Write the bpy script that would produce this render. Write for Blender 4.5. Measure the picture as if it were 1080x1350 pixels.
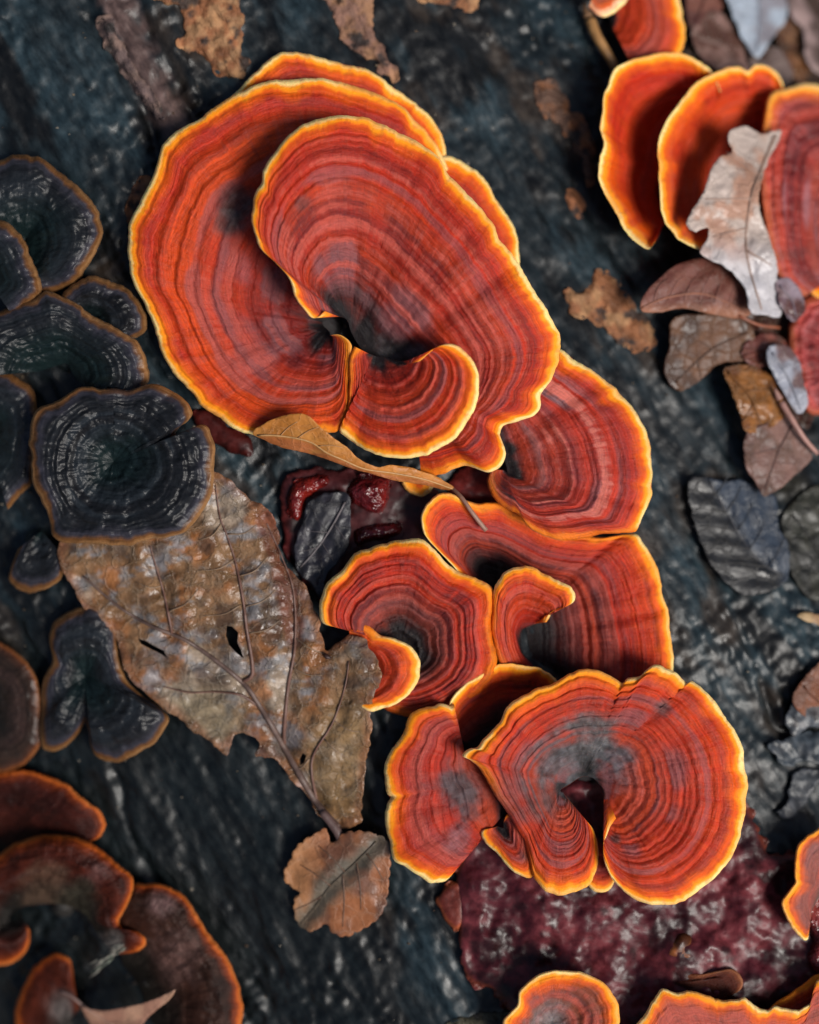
import bpy, math, random
import numpy as np
from mathutils import Vector
from mathutils.geometry import delaunay_2d_cdt

for o in list(bpy.data.objects):
    bpy.data.objects.remove(o)
sc = bpy.context.scene
COL = sc.collection

# ------------------------------------------------------------------ camera, light, exposure
S = 0.0002            # metres per unit: one unit is a fifth of a millimetre
D = 0.50              # the camera's height over the log's crest
W0, H0 = 1080.0, 1350.0
cam_d = bpy.data.cameras.new("camera")
cam = bpy.data.objects.new("camera", cam_d)
COL.objects.link(cam)
cam.location = (0, 0, D)
cam.rotation_euler = (0, 0, 0)
cam_d.sensor_fit = 'HORIZONTAL'
cam_d.sensor_width = 36.0
cam_d.lens = 36.0 * D / (W0 * S)
cam_d.clip_start = 0.02
cam_d.clip_end = 200.0
cam_d.dof.use_dof = True
cam_d.dof.focus_distance = D - 75 * S
cam_d.dof.aperture_fstop = (cam_d.lens / 1000.0) / 0.018
sc.camera = cam

SUN_EL, SUN_AZ = math.radians(52), math.radians(120)     # azimuth clockwise from +Y
world = bpy.data.worlds.new("World")
sc.world = world
world.use_nodes = True
wn = world.node_tree
bg = wn.nodes.get('Background') or wn.nodes.new('ShaderNodeBackground')
sky = wn.nodes.new('ShaderNodeTexSky')
sky.sky_type = 'NISHITA'
sky.sun_disc = False
sky.sun_elevation = SUN_EL
sky.sun_rotation = SUN_AZ
sky.air_density = 1.0
sky.dust_density = 2.5
sky.ozone_density = 1.0
wn.links.new(sky.outputs[0], bg.inputs[0])
bg.inputs[1].default_value = 0.05
sun_d = bpy.data.lights.new("sun", 'SUN')
sun_d.energy = 3.4
sun_d.angle = math.radians(24)
sun_d.color = (1.0, 0.955, 0.90)
sun = bpy.data.objects.new("sun", sun_d)
COL.objects.link(sun)
sdir = Vector((math.sin(SUN_AZ) * math.cos(SUN_EL), math.cos(SUN_AZ) * math.cos(SUN_EL), math.sin(SUN_EL)))
sun.rotation_euler = sdir.to_track_quat('Z', 'Y').to_euler()
sun.location = sdir * 3
sc.view_settings.view_transform = 'Standard'
sc.view_settings.look = 'None'
sc.view_settings.gamma = 1.0
sc.view_settings.use_curve_mapping = False
sc.view_settings.exposure = 0.25

# ------------------------------------------------------------------ noise and small maths
def _hash(ix, iy, seed):
    h = (ix.astype(np.int64) * 374761393 + iy.astype(np.int64) * 668265263 + int(seed) * 974634541) & 0x7fffffff
    h = ((h ^ (h >> 13)) * 1274126177) & 0x7fffffff
    h = (h ^ (h >> 16)) & 0xffff
    return h / 32767.5 - 1.0

def n2(x, y, seed=0):
    x = np.asarray(x, float); y = np.asarray(y, float)
    x, y = np.broadcast_arrays(x, y)
    ix = np.floor(x); iy = np.floor(y)
    fx = x - ix; fy = y - iy
    ux = fx * fx * fx * (fx * (fx * 6 - 15) + 10); uy = fy * fy * fy * (fy * (fy * 6 - 15) + 10)
    a = _hash(ix, iy, seed); b = _hash(ix + 1, iy, seed)
    c = _hash(ix, iy + 1, seed); d = _hash(ix + 1, iy + 1, seed)
    return (a * (1 - ux) + b * ux) * (1 - uy) + (c * (1 - ux) + d * ux) * uy

def fbm(x, y, seed=0, octv=4, gain=0.5):
    t = 0; a = 1.0; tot = 0
    for k in range(octv):
        t = t + a * n2(np.asarray(x) * 2 ** k + 17.3 * k, np.asarray(y) * 2 ** k - 9.1 * k, seed + k * 7); tot += a; a *= gain
    return t / tot * 1.5

def sst(a, b, x):
    t = np.clip((x - a) / (b - a), 0, 1)
    return t * t * (3 - 2 * t)

def mix(a, b, f):
    f = np.asarray(f)[..., None]
    return a * (1 - f) + np.asarray(b, float) * f

def hermite(P, closed=False, n=None, step=2.0):
    """smooth curve through the rows of P, resampled evenly along the first two columns"""
    P = np.asarray(P, float)
    if closed:
        P = np.vstack([P[-3:], P, P[:3]])
    d = np.sqrt(np.maximum(np.linalg.norm(np.diff(P[:, :2], axis=0), axis=1), 1e-6))
    u = np.concatenate([[0], np.cumsum(d)])
    m = np.zeros_like(P)
    m[1:-1] = (P[2:] - P[:-2]) / (u[2:] - u[:-2])[:, None]
    m[0] = (P[1] - P[0]) / d[0]; m[-1] = (P[-1] - P[-2]) / d[-1]
    lo, hi = (u[3], u[-3]) if closed else (u[0], u[-1])
    q = np.linspace(lo, hi, 40 * len(P))
    k = np.clip(np.searchsorted(u, q, side='right') - 1, 0, len(P) - 2)
    h = (u[k + 1] - u[k])[:, None]; t = ((q - u[k]) / h[:, 0])[:, None]
    C = (2 * t**3 - 3 * t**2 + 1) * P[k] + (t**3 - 2 * t**2 + t) * h * m[k] + (-2 * t**3 + 3 * t**2) * P[k + 1] + (t**3 - t**2) * h * m[k + 1]
    L = np.concatenate([[0], np.cumsum(np.linalg.norm(np.diff(C[:, :2], axis=0), axis=1))])
    if n is None:
        n = max(8, int(L[-1] / step))
    g = np.linspace(0, L[-1], n)
    return np.stack([np.interp(g, L, C[:, j]) for j in range(C.shape[1])], 1), L[-1]

# ------------------------------------------------------------------ the log's surface
R = 1500.0                                    # log radius in units
AX = np.array([0.5, -0.8660254])              # axis direction in world xy
NX = np.array([0.8660254, 0.5])               # across the log
C0 = np.array([480 - 540.0, 675 - 700.0])     # a point of the crest
CREST = 0.0

def log_z(x, y):
    q = (x - C0[0]) * NX[0] + (y - C0[1]) * NX[1]
    q = np.clip(q, -R * 0.999, R * 0.999)
    return np.sqrt(R * R - q * q) - R + CREST
DU = D / S
def hlog(px, py):
    """height of the log (units) where the sight line of a place on the frame meets it"""
    px = np.asarray(px, float); py = np.asarray(py, float)
    z = np.zeros(np.broadcast(px, py).shape)
    for _ in range(6):
        f = (DU - z) / DU
        z = log_z((px - W0 / 2) * f, (H0 / 2 - py) * f)
    return z
def world_xyz(px, py, z):
    f = (DU - z) / DU
    return np.stack([(px - W0 / 2) * f * S, (H0 / 2 - py) * f * S, z * S], -1)
def pt(px, py, h):
    """a point h units above the log"""
    return world_xyz(np.asarray(px, float), np.asarray(py, float), hlog(px, py) + h)

# ------------------------------------------------------------------ mesh and object helpers
def mesh_obj(name, verts, quads=None, tris=None, mat=None, parent=None, color=None, fib=None, normals=None, smooth=True):
    me = bpy.data.meshes.new(name)
    verts = np.asarray(verts, np.float32).reshape(-1, 3)
    me.vertices.add(len(verts))
    me.vertices.foreach_set('co', verts.ravel())
    loops = []; starts = []; n = 0
    for f, k in ((quads, 4), (tris, 3)):
        if f is not None and len(f):
            f = np.asarray(f, np.int32).reshape(-1, k)
            loops.append(f.ravel()); starts.append(n + np.arange(len(f)) * k); n += f.size
    loops = np.concatenate(loops); starts = np.concatenate(starts)
    me.loops.add(len(loops)); me.loops.foreach_set('vertex_index', loops.astype(np.int32))
    me.polygons.add(len(starts)); me.polygons.foreach_set('loop_start', starts.astype(np.int32))
    me.update(calc_edges=True)
    me.validate()
    me.polygons.foreach_set('use_smooth', np.full(len(me.polygons), smooth))
    if color is not None:
        a = me.color_attributes.new('Col', 'FLOAT_COLOR', 'POINT')
        c = np.ones((len(verts), 4), np.float32); c[:, :color.shape[1]] = color
        a.data.foreach_set('color', c.ravel())
    if fib is not None:
        a = me.attributes.new('fib', 'FLOAT_VECTOR', 'POINT')
        a.data.foreach_set('vector', np.asarray(fib, np.float32).ravel())
    if normals is not None:
        me.normals_split_custom_set_from_vertices(np.asarray(normals, np.float32))
    if mat: me.materials.append(mat)
    ob = bpy.data.objects.new(name, me)
    COL.objects.link(ob)
    if parent is not None:
        ob.parent = parent
        ob.matrix_parent_inverse = parent.matrix_world.inverted()
    return ob

def empty(name, loc, label, cat, group=None):
    o = bpy.data.objects.new(name, None)
    COL.objects.link(o)
    o.empty_display_size = 0.01
    from mathutils import Matrix
    o.location = loc
    o.matrix_world = Matrix.Translation(Vector(loc))
    o['label'] = label; o['category'] = cat
    if group: o['group'] = group
    return o
def tag(o, label=None, cat=None, group=None, kind=None):
    if label: o['label'] = label
    if cat: o['category'] = cat
    if group: o['group'] = group
    if kind: o['kind'] = kind
    return o

def grid_quads(nr, nc, closed=False, flip=False):
    r = np.arange(nr - 1)[:, None]; c = np.arange(nc if closed else nc - 1)[None, :]
    c2 = (c + 1) % nc
    q = np.stack([r * nc + c, r * nc + c2, (r + 1) * nc + c2, (r + 1) * nc + c], -1).reshape(-1, 4)
    return q[:, ::-1] if flip else q

def vnormals(V, F):
    P = V[F]
    n = np.cross(P[:, 2] - P[:, 0], P[:, 3 if F.shape[1] == 4 else 1] - P[:, 1 if F.shape[1] == 4 else 0])
    N = np.zeros_like(V)
    for k in range(F.shape[1]):
        np.add.at(N, F[:, k], n)
    return N / np.maximum(np.linalg.norm(N, axis=1, keepdims=True), 1e-15)

def submesh(name, V, F, sel, N, Cc, Fb, mat, parent):
    f = F[sel]
    if not len(f): return None
    idx, inv = np.unique(f, return_inverse=True)
    f2 = inv.reshape(f.shape)
    return mesh_obj(name, V[idx], quads=f2, mat=mat, parent=parent, color=Cc[idx], fib=Fb[idx], normals=N[idx])

def tube(name, pts, radii, mat, parent=None, sides=8, color=None, squash=1.0):
    pts = np.asarray(pts, float); n = len(pts)
    radii = np.broadcast_to(np.asarray(radii, float), (n,))
    T = np.gradient(pts, axis=0); T /= np.maximum(np.linalg.norm(T, axis=1, keepdims=True), 1e-12)
    up = np.array([0, 0, 1.0]); up = np.where(np.abs(T[:, 2:3]) > 0.95, np.array([[1.0, 0, 0]]), up)
    A = np.cross(T, up); A /= np.maximum(np.linalg.norm(A, axis=1, keepdims=True), 1e-12)
    B = np.cross(A, T)
    a = np.linspace(0, 2 * math.pi, sides, endpoint=False)
    V = pts[:, None] + radii[:, None, None] * (A[:, None] * np.cos(a)[None, :, None] + B[:, None] * np.sin(a)[None, :, None] * squash)
    V = V.reshape(-1, 3)
    q = grid_quads(n, sides, closed=True)
    V = np.vstack([V, pts[:1], pts[-1:]])
    t = []
    for k in range(sides):
        k2 = (k + 1) % sides
        t.append((n * sides, k2, k)); t.append((n * sides + 1, (n - 1) * sides + k, (n - 1) * sides + k2))
    c = None
    if color is not None: c = np.tile(np.asarray(color, float), (len(V), 1))
    return mesh_obj(name, V, quads=q, tris=t, mat=mat, parent=parent, color=c)

# ------------------------------------------------------------------ materials
def new_mat(name):
    m = bpy.data.materials.new(name); m.use_nodes = True
    nt = m.node_tree
    b = nt.nodes['Principled BSDF']
    return m, nt, b
def nd(nt, typ, **kw):
    n = nt.nodes.new(typ)
    for k, v in kw.items():
        if k.startswith('i_'):
            n.inputs[int(k[2:]) if k[2:].isdigit() else k[2:]].default_value = v
        else:
            setattr(n, k, v)
    return n
def ramp(nt, stops):
    r = nt.nodes.new('ShaderNodeValToRGB')
    e = r.color_ramp.elements
    while len(e) > 1: e.remove(e[-1])
    for i, (p, c) in enumerate(stops):
        s = e[0] if i == 0 else e.new(p)
        s.position = p
        s.color = (c, c, c, 1) if not hasattr(c, '__len__') else tuple(c) + (1,)
    return r

def cap_material(name, rough=(0.45, 0.75), sheen=0.25, bump=0.35, coat=0.0, grain=0.5, spec=0.4, speck=0.4, sss=0.0):
    """velvety fungus skin: pigment zones and painted hollow shade come with the mesh; fibres run along the radius"""
    m, nt, b = new_mat(name)
    L = nt.links
    col = nd(nt, 'ShaderNodeAttribute', attribute_name='Col')
    fib = nd(nt, 'ShaderNodeAttribute', attribute_name='fib')
    mp = nd(nt, 'ShaderNodeMapping'); mp.inputs['Scale'].default_value = (0.42, 0.075, 1)
    L.new(fib.outputs['Vector'], mp.inputs[0])
    f1 = nd(nt, 'ShaderNodeTexNoise'); f1.inputs['Scale'].default_value = 1.0; f1.inputs['Detail'].default_value = 5; f1.inputs['Roughness'].default_value = 0.65
    L.new(mp.outputs[0], f1.inputs['Vector'])
    mp2 = nd(nt, 'ShaderNodeMapping'); mp2.inputs['Scale'].default_value = (0.05, 0.38, 1)
    L.new(fib.outputs['Vector'], mp2.inputs[0])
    f2 = nd(nt, 'ShaderNodeTexNoise'); f2.inputs['Scale'].default_value = 1.0; f2.inputs['Detail'].default_value = 4; f2.inputs['Roughness'].default_value = 0.6
    L.new(mp2.outputs[0], f2.inputs['Vector'])
    geo = nd(nt, 'ShaderNodeTexCoord')
    f3 = nd(nt, 'ShaderNodeTexNoise'); f3.inputs['Scale'].default_value = 900; f3.inputs['Detail'].default_value = 4; f3.inputs['Roughness'].default_value = 0.7
    L.new(geo.outputs['Object'], f3.inputs['Vector'])
    # pigment grain
    r1 = ramp(nt, [(0.25, 0.78), (0.5, 1.0), (0.75, 1.2)]); L.new(f1.outputs[0], r1.inputs[0])
    r2 = ramp(nt, [(0.28, 0.62), (0.5, 1.0), (0.72, 1.28)]); L.new(f2.outputs[0], r2.inputs[0])
    m1 = nd(nt, 'ShaderNodeMix', data_type='RGBA', blend_type='MULTIPLY'); m1.inputs[0].default_value = grain
    L.new(col.outputs['Color'], m1.inputs[6]); L.new(r1.outputs[0], m1.inputs[7])
    m2 = nd(nt, 'ShaderNodeMix', data_type='RGBA', blend_type='MULTIPLY'); m2.inputs[0].default_value = grain
    L.new(m1.outputs[2], m2.inputs[6]); L.new(r2.outputs[0], m2.inputs[7])
    # pale hair tips
    r3 = ramp(nt, [(0.62, 0.0), (0.76, 1.0)]); L.new(f3.outputs[0], r3.inputs[0])
    sp = nd(nt, 'ShaderNodeMath', operation='MULTIPLY'); L.new(r3.outputs[0], sp.inputs[0]); sp.inputs[1].default_value = speck
    m3 = nd(nt, 'ShaderNodeMix', data_type='RGBA', blend_type='MIX'); L.new(sp.outputs[0], m3.inputs[0])
    L.new(m2.outputs[2], m3.inputs[6]); m3.inputs[7].default_value = (0.62, 0.36, 0.30, 1)
    L.new(m3.outputs[2], b.inputs['Base Color'])
    rr = ramp(nt, [(0.3, rough[0]), (0.7, rough[1])]); L.new(f3.outputs[0], rr.inputs[0]); L.new(rr.outputs[0], b.inputs['Roughness'])
    b.inputs['Specular IOR Level'].default_value = spec
    b.inputs['Sheen Weight'].default_value = sheen
    b.inputs['Sheen Roughness'].default_value = 0.4
    b.inputs['Sheen Tint'].default_value = (1.0, 0.75, 0.6, 1)
    b.inputs['Coat Weight'].default_value = coat
    b.inputs['Coat Roughness'].default_value = 0.2
    if sss:
        b.inputs['Subsurface Weight'].default_value = sss
        b.inputs['Subsurface Radius'].default_value = (1.0, 0.35, 0.12)
        b.inputs['Subsurface Scale'].default_value = 0.0012
    ad = nd(nt, 'ShaderNodeMath', operation='ADD'); L.new(f1.outputs[0], ad.inputs[0]); L.new(f3.outputs[0], ad.inputs[1])
    ad2 = nd(nt, 'ShaderNodeMath', operation='ADD'); L.new(ad.outputs[0], ad2.inputs[0]); L.new(f2.outputs[0], ad2.inputs[1])
    bp = nd(nt, 'ShaderNodeBump'); bp.inputs['Strength'].default_value = bump; bp.inputs['Distance'].default_value = 0.0012
    L.new(ad2.outputs[0], bp.inputs['Height']); L.new(bp.outputs[0], b.inputs['Normal'])
    return m

M_ORANGE = cap_material('orange_cap_skin', sheen=0.0, speck=0.16, grain=0.75, sss=0.15, spec=0.2, rough=(0.36, 0.62))
RIM = {'orange_cap_skin': cap_material('orange_cap_rim', sheen=0.1, speck=0.0, grain=0.22, sss=0.3, bump=0.25, rough=(0.55, 0.8), spec=0.25)}
M_WETCAP = cap_material('dark_cap_skin', rough=(0.26, 0.46), sheen=0.0, bump=0.15, coat=0.0, grain=0.9, spec=0.26, speck=0.0)
M_BROWN = cap_material('brown_cap_skin', rough=(0.3, 0.55), sheen=0.0, bump=0.4, coat=0.0, grain=0.8, spec=0.16, speck=0.08)
M_PINK = cap_material('far_cap_skin', rough=(0.3, 0.5), sheen=0.0, bump=0.4, grain=0.7, speck=0.2)
RIM['far_cap_skin'] = RIM['orange_cap_skin']

def attr_mat(name, rough, nscale, var, bump, bscale, bdist=0.0006, spec=0.5, coat=0.0, trans=0.0, detail=6, rvar=0.15, stretch=None, stretchrot=0.0, bmask=None, bdetail=6):
    m, nt, b = new_mat(name)
    L = nt.links
    col = nd(nt, 'ShaderNodeAttribute', attribute_name='Col')
    geo = nd(nt, 'ShaderNodeTexCoord')
    src = geo.outputs['Object']
    if stretch:
        mr = nd(nt, 'ShaderNodeMapping'); mr.inputs['Rotation'].default_value = (0, 0, stretchrot)
        L.new(src, mr.inputs[0])
        ms = nd(nt, 'ShaderNodeMapping'); ms.inputs['Scale'].default_value = stretch
        L.new(mr.outputs[0], ms.inputs[0]); src = ms.outputs[0]
    n1 = nd(nt, 'ShaderNodeTexNoise'); n1.inputs['Scale'].default_value = nscale; n1.inputs['Detail'].default_value = detail; n1.inputs['Roughness'].default_value = 0.65
    L.new(src, n1.inputs['Vector'])
    r1 = ramp(nt, [(0.25, 1 - var), (0.5, 1.0), (0.75, 1 + var * 1.1)]); L.new(n1.outputs[0], r1.inputs[0])
    m1 = nd(nt, 'ShaderNodeMix', data_type='RGBA', blend_type='MULTIPLY'); m1.inputs[0].default_value = 1
    L.new(col.outputs['Color'], m1.inputs[6]); L.new(r1.outputs[0], m1.inputs[7])
    L.new(m1.outputs[2], b.inputs['Base Color'])
    n3 = nd(nt, 'ShaderNodeTexNoise'); n3.inputs['Scale'].default_value = bscale; n3.inputs['Detail'].default_value = bdetail; n3.inputs['Roughness'].default_value = 0.6
    L.new(src, n3.inputs['Vector'])
    rr = ramp(nt, [(0.3, max(0.03, rough - rvar)), (0.7, min(1, rough + rvar))]); L.new(n1.outputs[0], rr.inputs[0]); L.new(rr.outputs[0], b.inputs['Roughness'])
    b.inputs['Specular IOR Level'].default_value = spec
    b.inputs['Coat Weight'].default_value = coat; b.inputs['Coat Roughness'].default_value = 0.12
    bp = nd(nt, 'ShaderNodeBump'); bp.inputs['Strength'].default_value = bump; bp.inputs['Distance'].default_value = bdist
    if bmask:
        n4 = nd(nt, 'ShaderNodeTexNoise'); n4.inputs['Scale'].default_value = bmask[0]; n4.inputs['Detail'].default_value = 3
        L.new(geo.outputs['Object'], n4.inputs['Vector'])
        r4 = ramp(nt, [(0.44, bmask[1]), (0.68, bump)]); L.new(n4.outputs[0], r4.inputs[0]); L.new(r4.outputs[0], bp.inputs['Strength'])
    L.new(n3.outputs[0], bp.inputs['Height']); L.new(bp.outputs[0], b.inputs['Normal'])
    return m

M_PORE = attr_mat('pore_underside', 0.7, 300, 0.3, 0.5, 1500)
M_WOOD = attr_mat('wet_charred_wood', 0.40, 420, 0.85, 0.3, 700, bdist=0.0014, spec=0.36, rvar=0.1, bmask=(20, 0.1), stretch=(1.0, 0.42, 1.0), stretchrot=math.radians(-30))
M_BARK = attr_mat('bare_bark', 0.6, 260, 0.6, 0.9, 500, bdist=0.002, spec=0.35, stretch=(1.0, 0.4, 1.0), stretchrot=math.radians(-30))
M_CRUST = attr_mat('wet_red_crust', 0.42, 300, 0.7, 0.16, 420, bdist=0.0025, spec=0.34, rvar=0.12, bdetail=5, bmask=(40, 0.06))
M_JELLY = attr_mat('wet_red_knob', 0.17, 260, 0.6, 0.7, 330, bdist=0.003, bdetail=3, spec=0.6, rvar=0.08)
M_VEIN = attr_mat('leaf_vein', 0.5, 300, 0.3, 0.3, 900)
M_TUFT = attr_mat('grey_tuft', 0.8, 500, 0.5, 0.8, 900)

def leaf_material(name, rough=0.4, trans=0.15, var=0.6, vein_scale=190, vein_amt=0.5, bump=0.7, nscale=120):
    m, nt, b = new_mat(name)
    L = nt.links
    col = nd(nt, 'ShaderNodeAttribute', attribute_name='Col')
    geo = nd(nt, 'ShaderNodeTexCoord')
    n1 = nd(nt, 'ShaderNodeTexNoise'); n1.inputs['Scale'].default_value = nscale; n1.inputs['Detail'].default_value = 8; n1.inputs['Roughness'].default_value = 0.7
    L.new(geo.outputs['Object'], n1.inputs['Vector'])
    v1 = nd(nt, 'ShaderNodeTexVoronoi', feature='DISTANCE_TO_EDGE'); v1.inputs['Scale'].default_value = vein_scale
    wv = nd(nt, 'ShaderNodeMix', data_type='VECTOR'); wv.inputs[0].default_value = 0.006
    L.new(geo.outputs['Object'], wv.inputs[4]); L.new(n1.outputs['Color'], wv.inputs[5]); L.new(wv.outputs[1], v1.inputs['Vector'])
    rv = ramp(nt, [(0.0, 1.0), (0.09, 0.0)]); L.new(v1.outputs['Distance'], rv.inputs[0])
    r1 = ramp(nt, [(0.25, 1 - var), (0.5, 1.0), (0.75, 1 + var)]); L.new(n1.outputs[0], r1.inputs[0])
    m1 = nd(nt, 'ShaderNodeMix', data_type='RGBA', blend_type='MULTIPLY'); m1.inputs[0].default_value = 1
    L.new(col.outputs['Color'], m1.inputs[6]); L.new(r1.outputs[0], m1.inputs[7])
    am = nd(nt, 'ShaderNodeMath', operation='MULTIPLY'); L.new(rv.outputs[0], am.inputs[0]); am.inputs[1].default_value = vein_amt
    m2 = nd(nt, 'ShaderNodeMix', data_type='RGBA', blend_type='MIX'); L.new(am.outputs[0], m2.inputs[0])
    L.new(m1.outputs[2], m2.inputs[6])
    lt = nd(nt, 'ShaderNodeMix', data_type='RGBA', blend_type='ADD'); lt.inputs[0].default_value = 1.0
    L.new(m1.outputs[2], lt.inputs[6]); lt.inputs[7].default_value = (0.07, 0.05, 0.025, 1)
    L.new(lt.outputs[2], m2.inputs[7])
    L.new(m2.outputs[2], b.inputs['Base Color'])
    n3 = nd(nt, 'ShaderNodeTexNoise'); n3.inputs['Scale'].default_value = 420; n3.inputs['Detail'].default_value = 6
    L.new(geo.outputs['Object'], n3.inputs['Vector'])
    ad = nd(nt, 'ShaderNodeMath', operation='MULTIPLY_ADD'); L.new(rv.outputs[0], ad.inputs[0]); ad.inputs[1].default_value = 0.35; L.new(n3.outputs[0], ad.inputs[2])
    bp = nd(nt, 'ShaderNodeBump'); bp.inputs['Strength'].default_value = bump; bp.inputs['Distance'].default_value = 0.0012
    L.new(ad.outputs[0], bp.inputs['Height']); L.new(bp.outputs[0], b.inputs['Normal'])
    rr = ramp(nt, [(0.35, max(0.05, rough - 0.16)), (0.65, rough + 0.2)]); L.new(n1.outputs[0], rr.inputs[0]); L.new(rr.outputs[0], b.inputs['Roughness'])
    b.inputs['Specular IOR Level'].default_value = 0.5
    return m
M_LEAF = leaf_material('wet_dead_leaf', rough=0.3, var=0.7, nscale=150)
M_LEAF_DRY = leaf_material('brown_dead_leaf', rough=0.5, var=0.4, vein_amt=0.25, bump=0.4, vein_scale=260)
M_LEAF_DARK = leaf_material('black_wet_leaf', rough=0.42, var=0.5, vein_amt=0.06, bump=0.35)
M_LEAF_PALE = leaf_material('pale_dead_leaf', rough=0.32, var=0.3, vein_amt=0.2, bump=0.5, nscale=90)

# ------------------------------------------------------------------ bracket caps
ORANGE = dict(red=(0.42, 0.024, 0.008), org=(0.58, 0.058, 0.007), dark=(0.125, 0.013, 0.014), grey=(0.17, 0.085, 0.095), core=(0.014, 0.011, 0.012),
              pink=(0.46, 0.075, 0.050), e_pale=(0.95, 0.68, 0.26), e_yel=(0.95, 0.31, 0.006), e_org=(0.74, 0.105, 0.003))
DARK = dict(red=(0.010, 0.010, 0.012), org=(0.018, 0.021, 0.025), dark=(0.005, 0.005, 0.006), grey=(0.017, 0.021, 0.026), core=(0.006, 0.013, 0.014),
            e_pale=(0.24, 0.12, 0.048), e_yel=(0.12, 0.05, 0.016), e_org=(0.036, 0.034, 0.046))
BROWN = dict(rimw=0.62, red=(0.042, 0.008, 0.005), org=(0.070, 0.012, 0.005), dark=(0.014, 0.004, 0.003), grey=(0.06, 0.032, 0.028), core=(0.012, 0.010, 0.008),
             e_pale=(0.50, 0.15, 0.035), e_yel=(0.40, 0.080, 0.010), e_org=(0.17, 0.028, 0.006))
PINK = dict(red=(0.36, 0.040, 0.025), org=(0.44, 0.075, 0.045), dark=(0.15, 0.018, 0.020), grey=(0.36, 0.15, 0.17), core=(0.08, 0.05, 0.05),
            e_pale=(0.95, 0.74, 0.36), e_yel=(0.92, 0.38, 0.04), e_org=(0.78, 0.15, 0.01))

GRP = {'orange': 'orange bracket caps growing on the log', 'dark': 'blackened old bracket caps on the left', 'brown': 'brown bracket caps at the lower left'}
_seed = [11]

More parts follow.
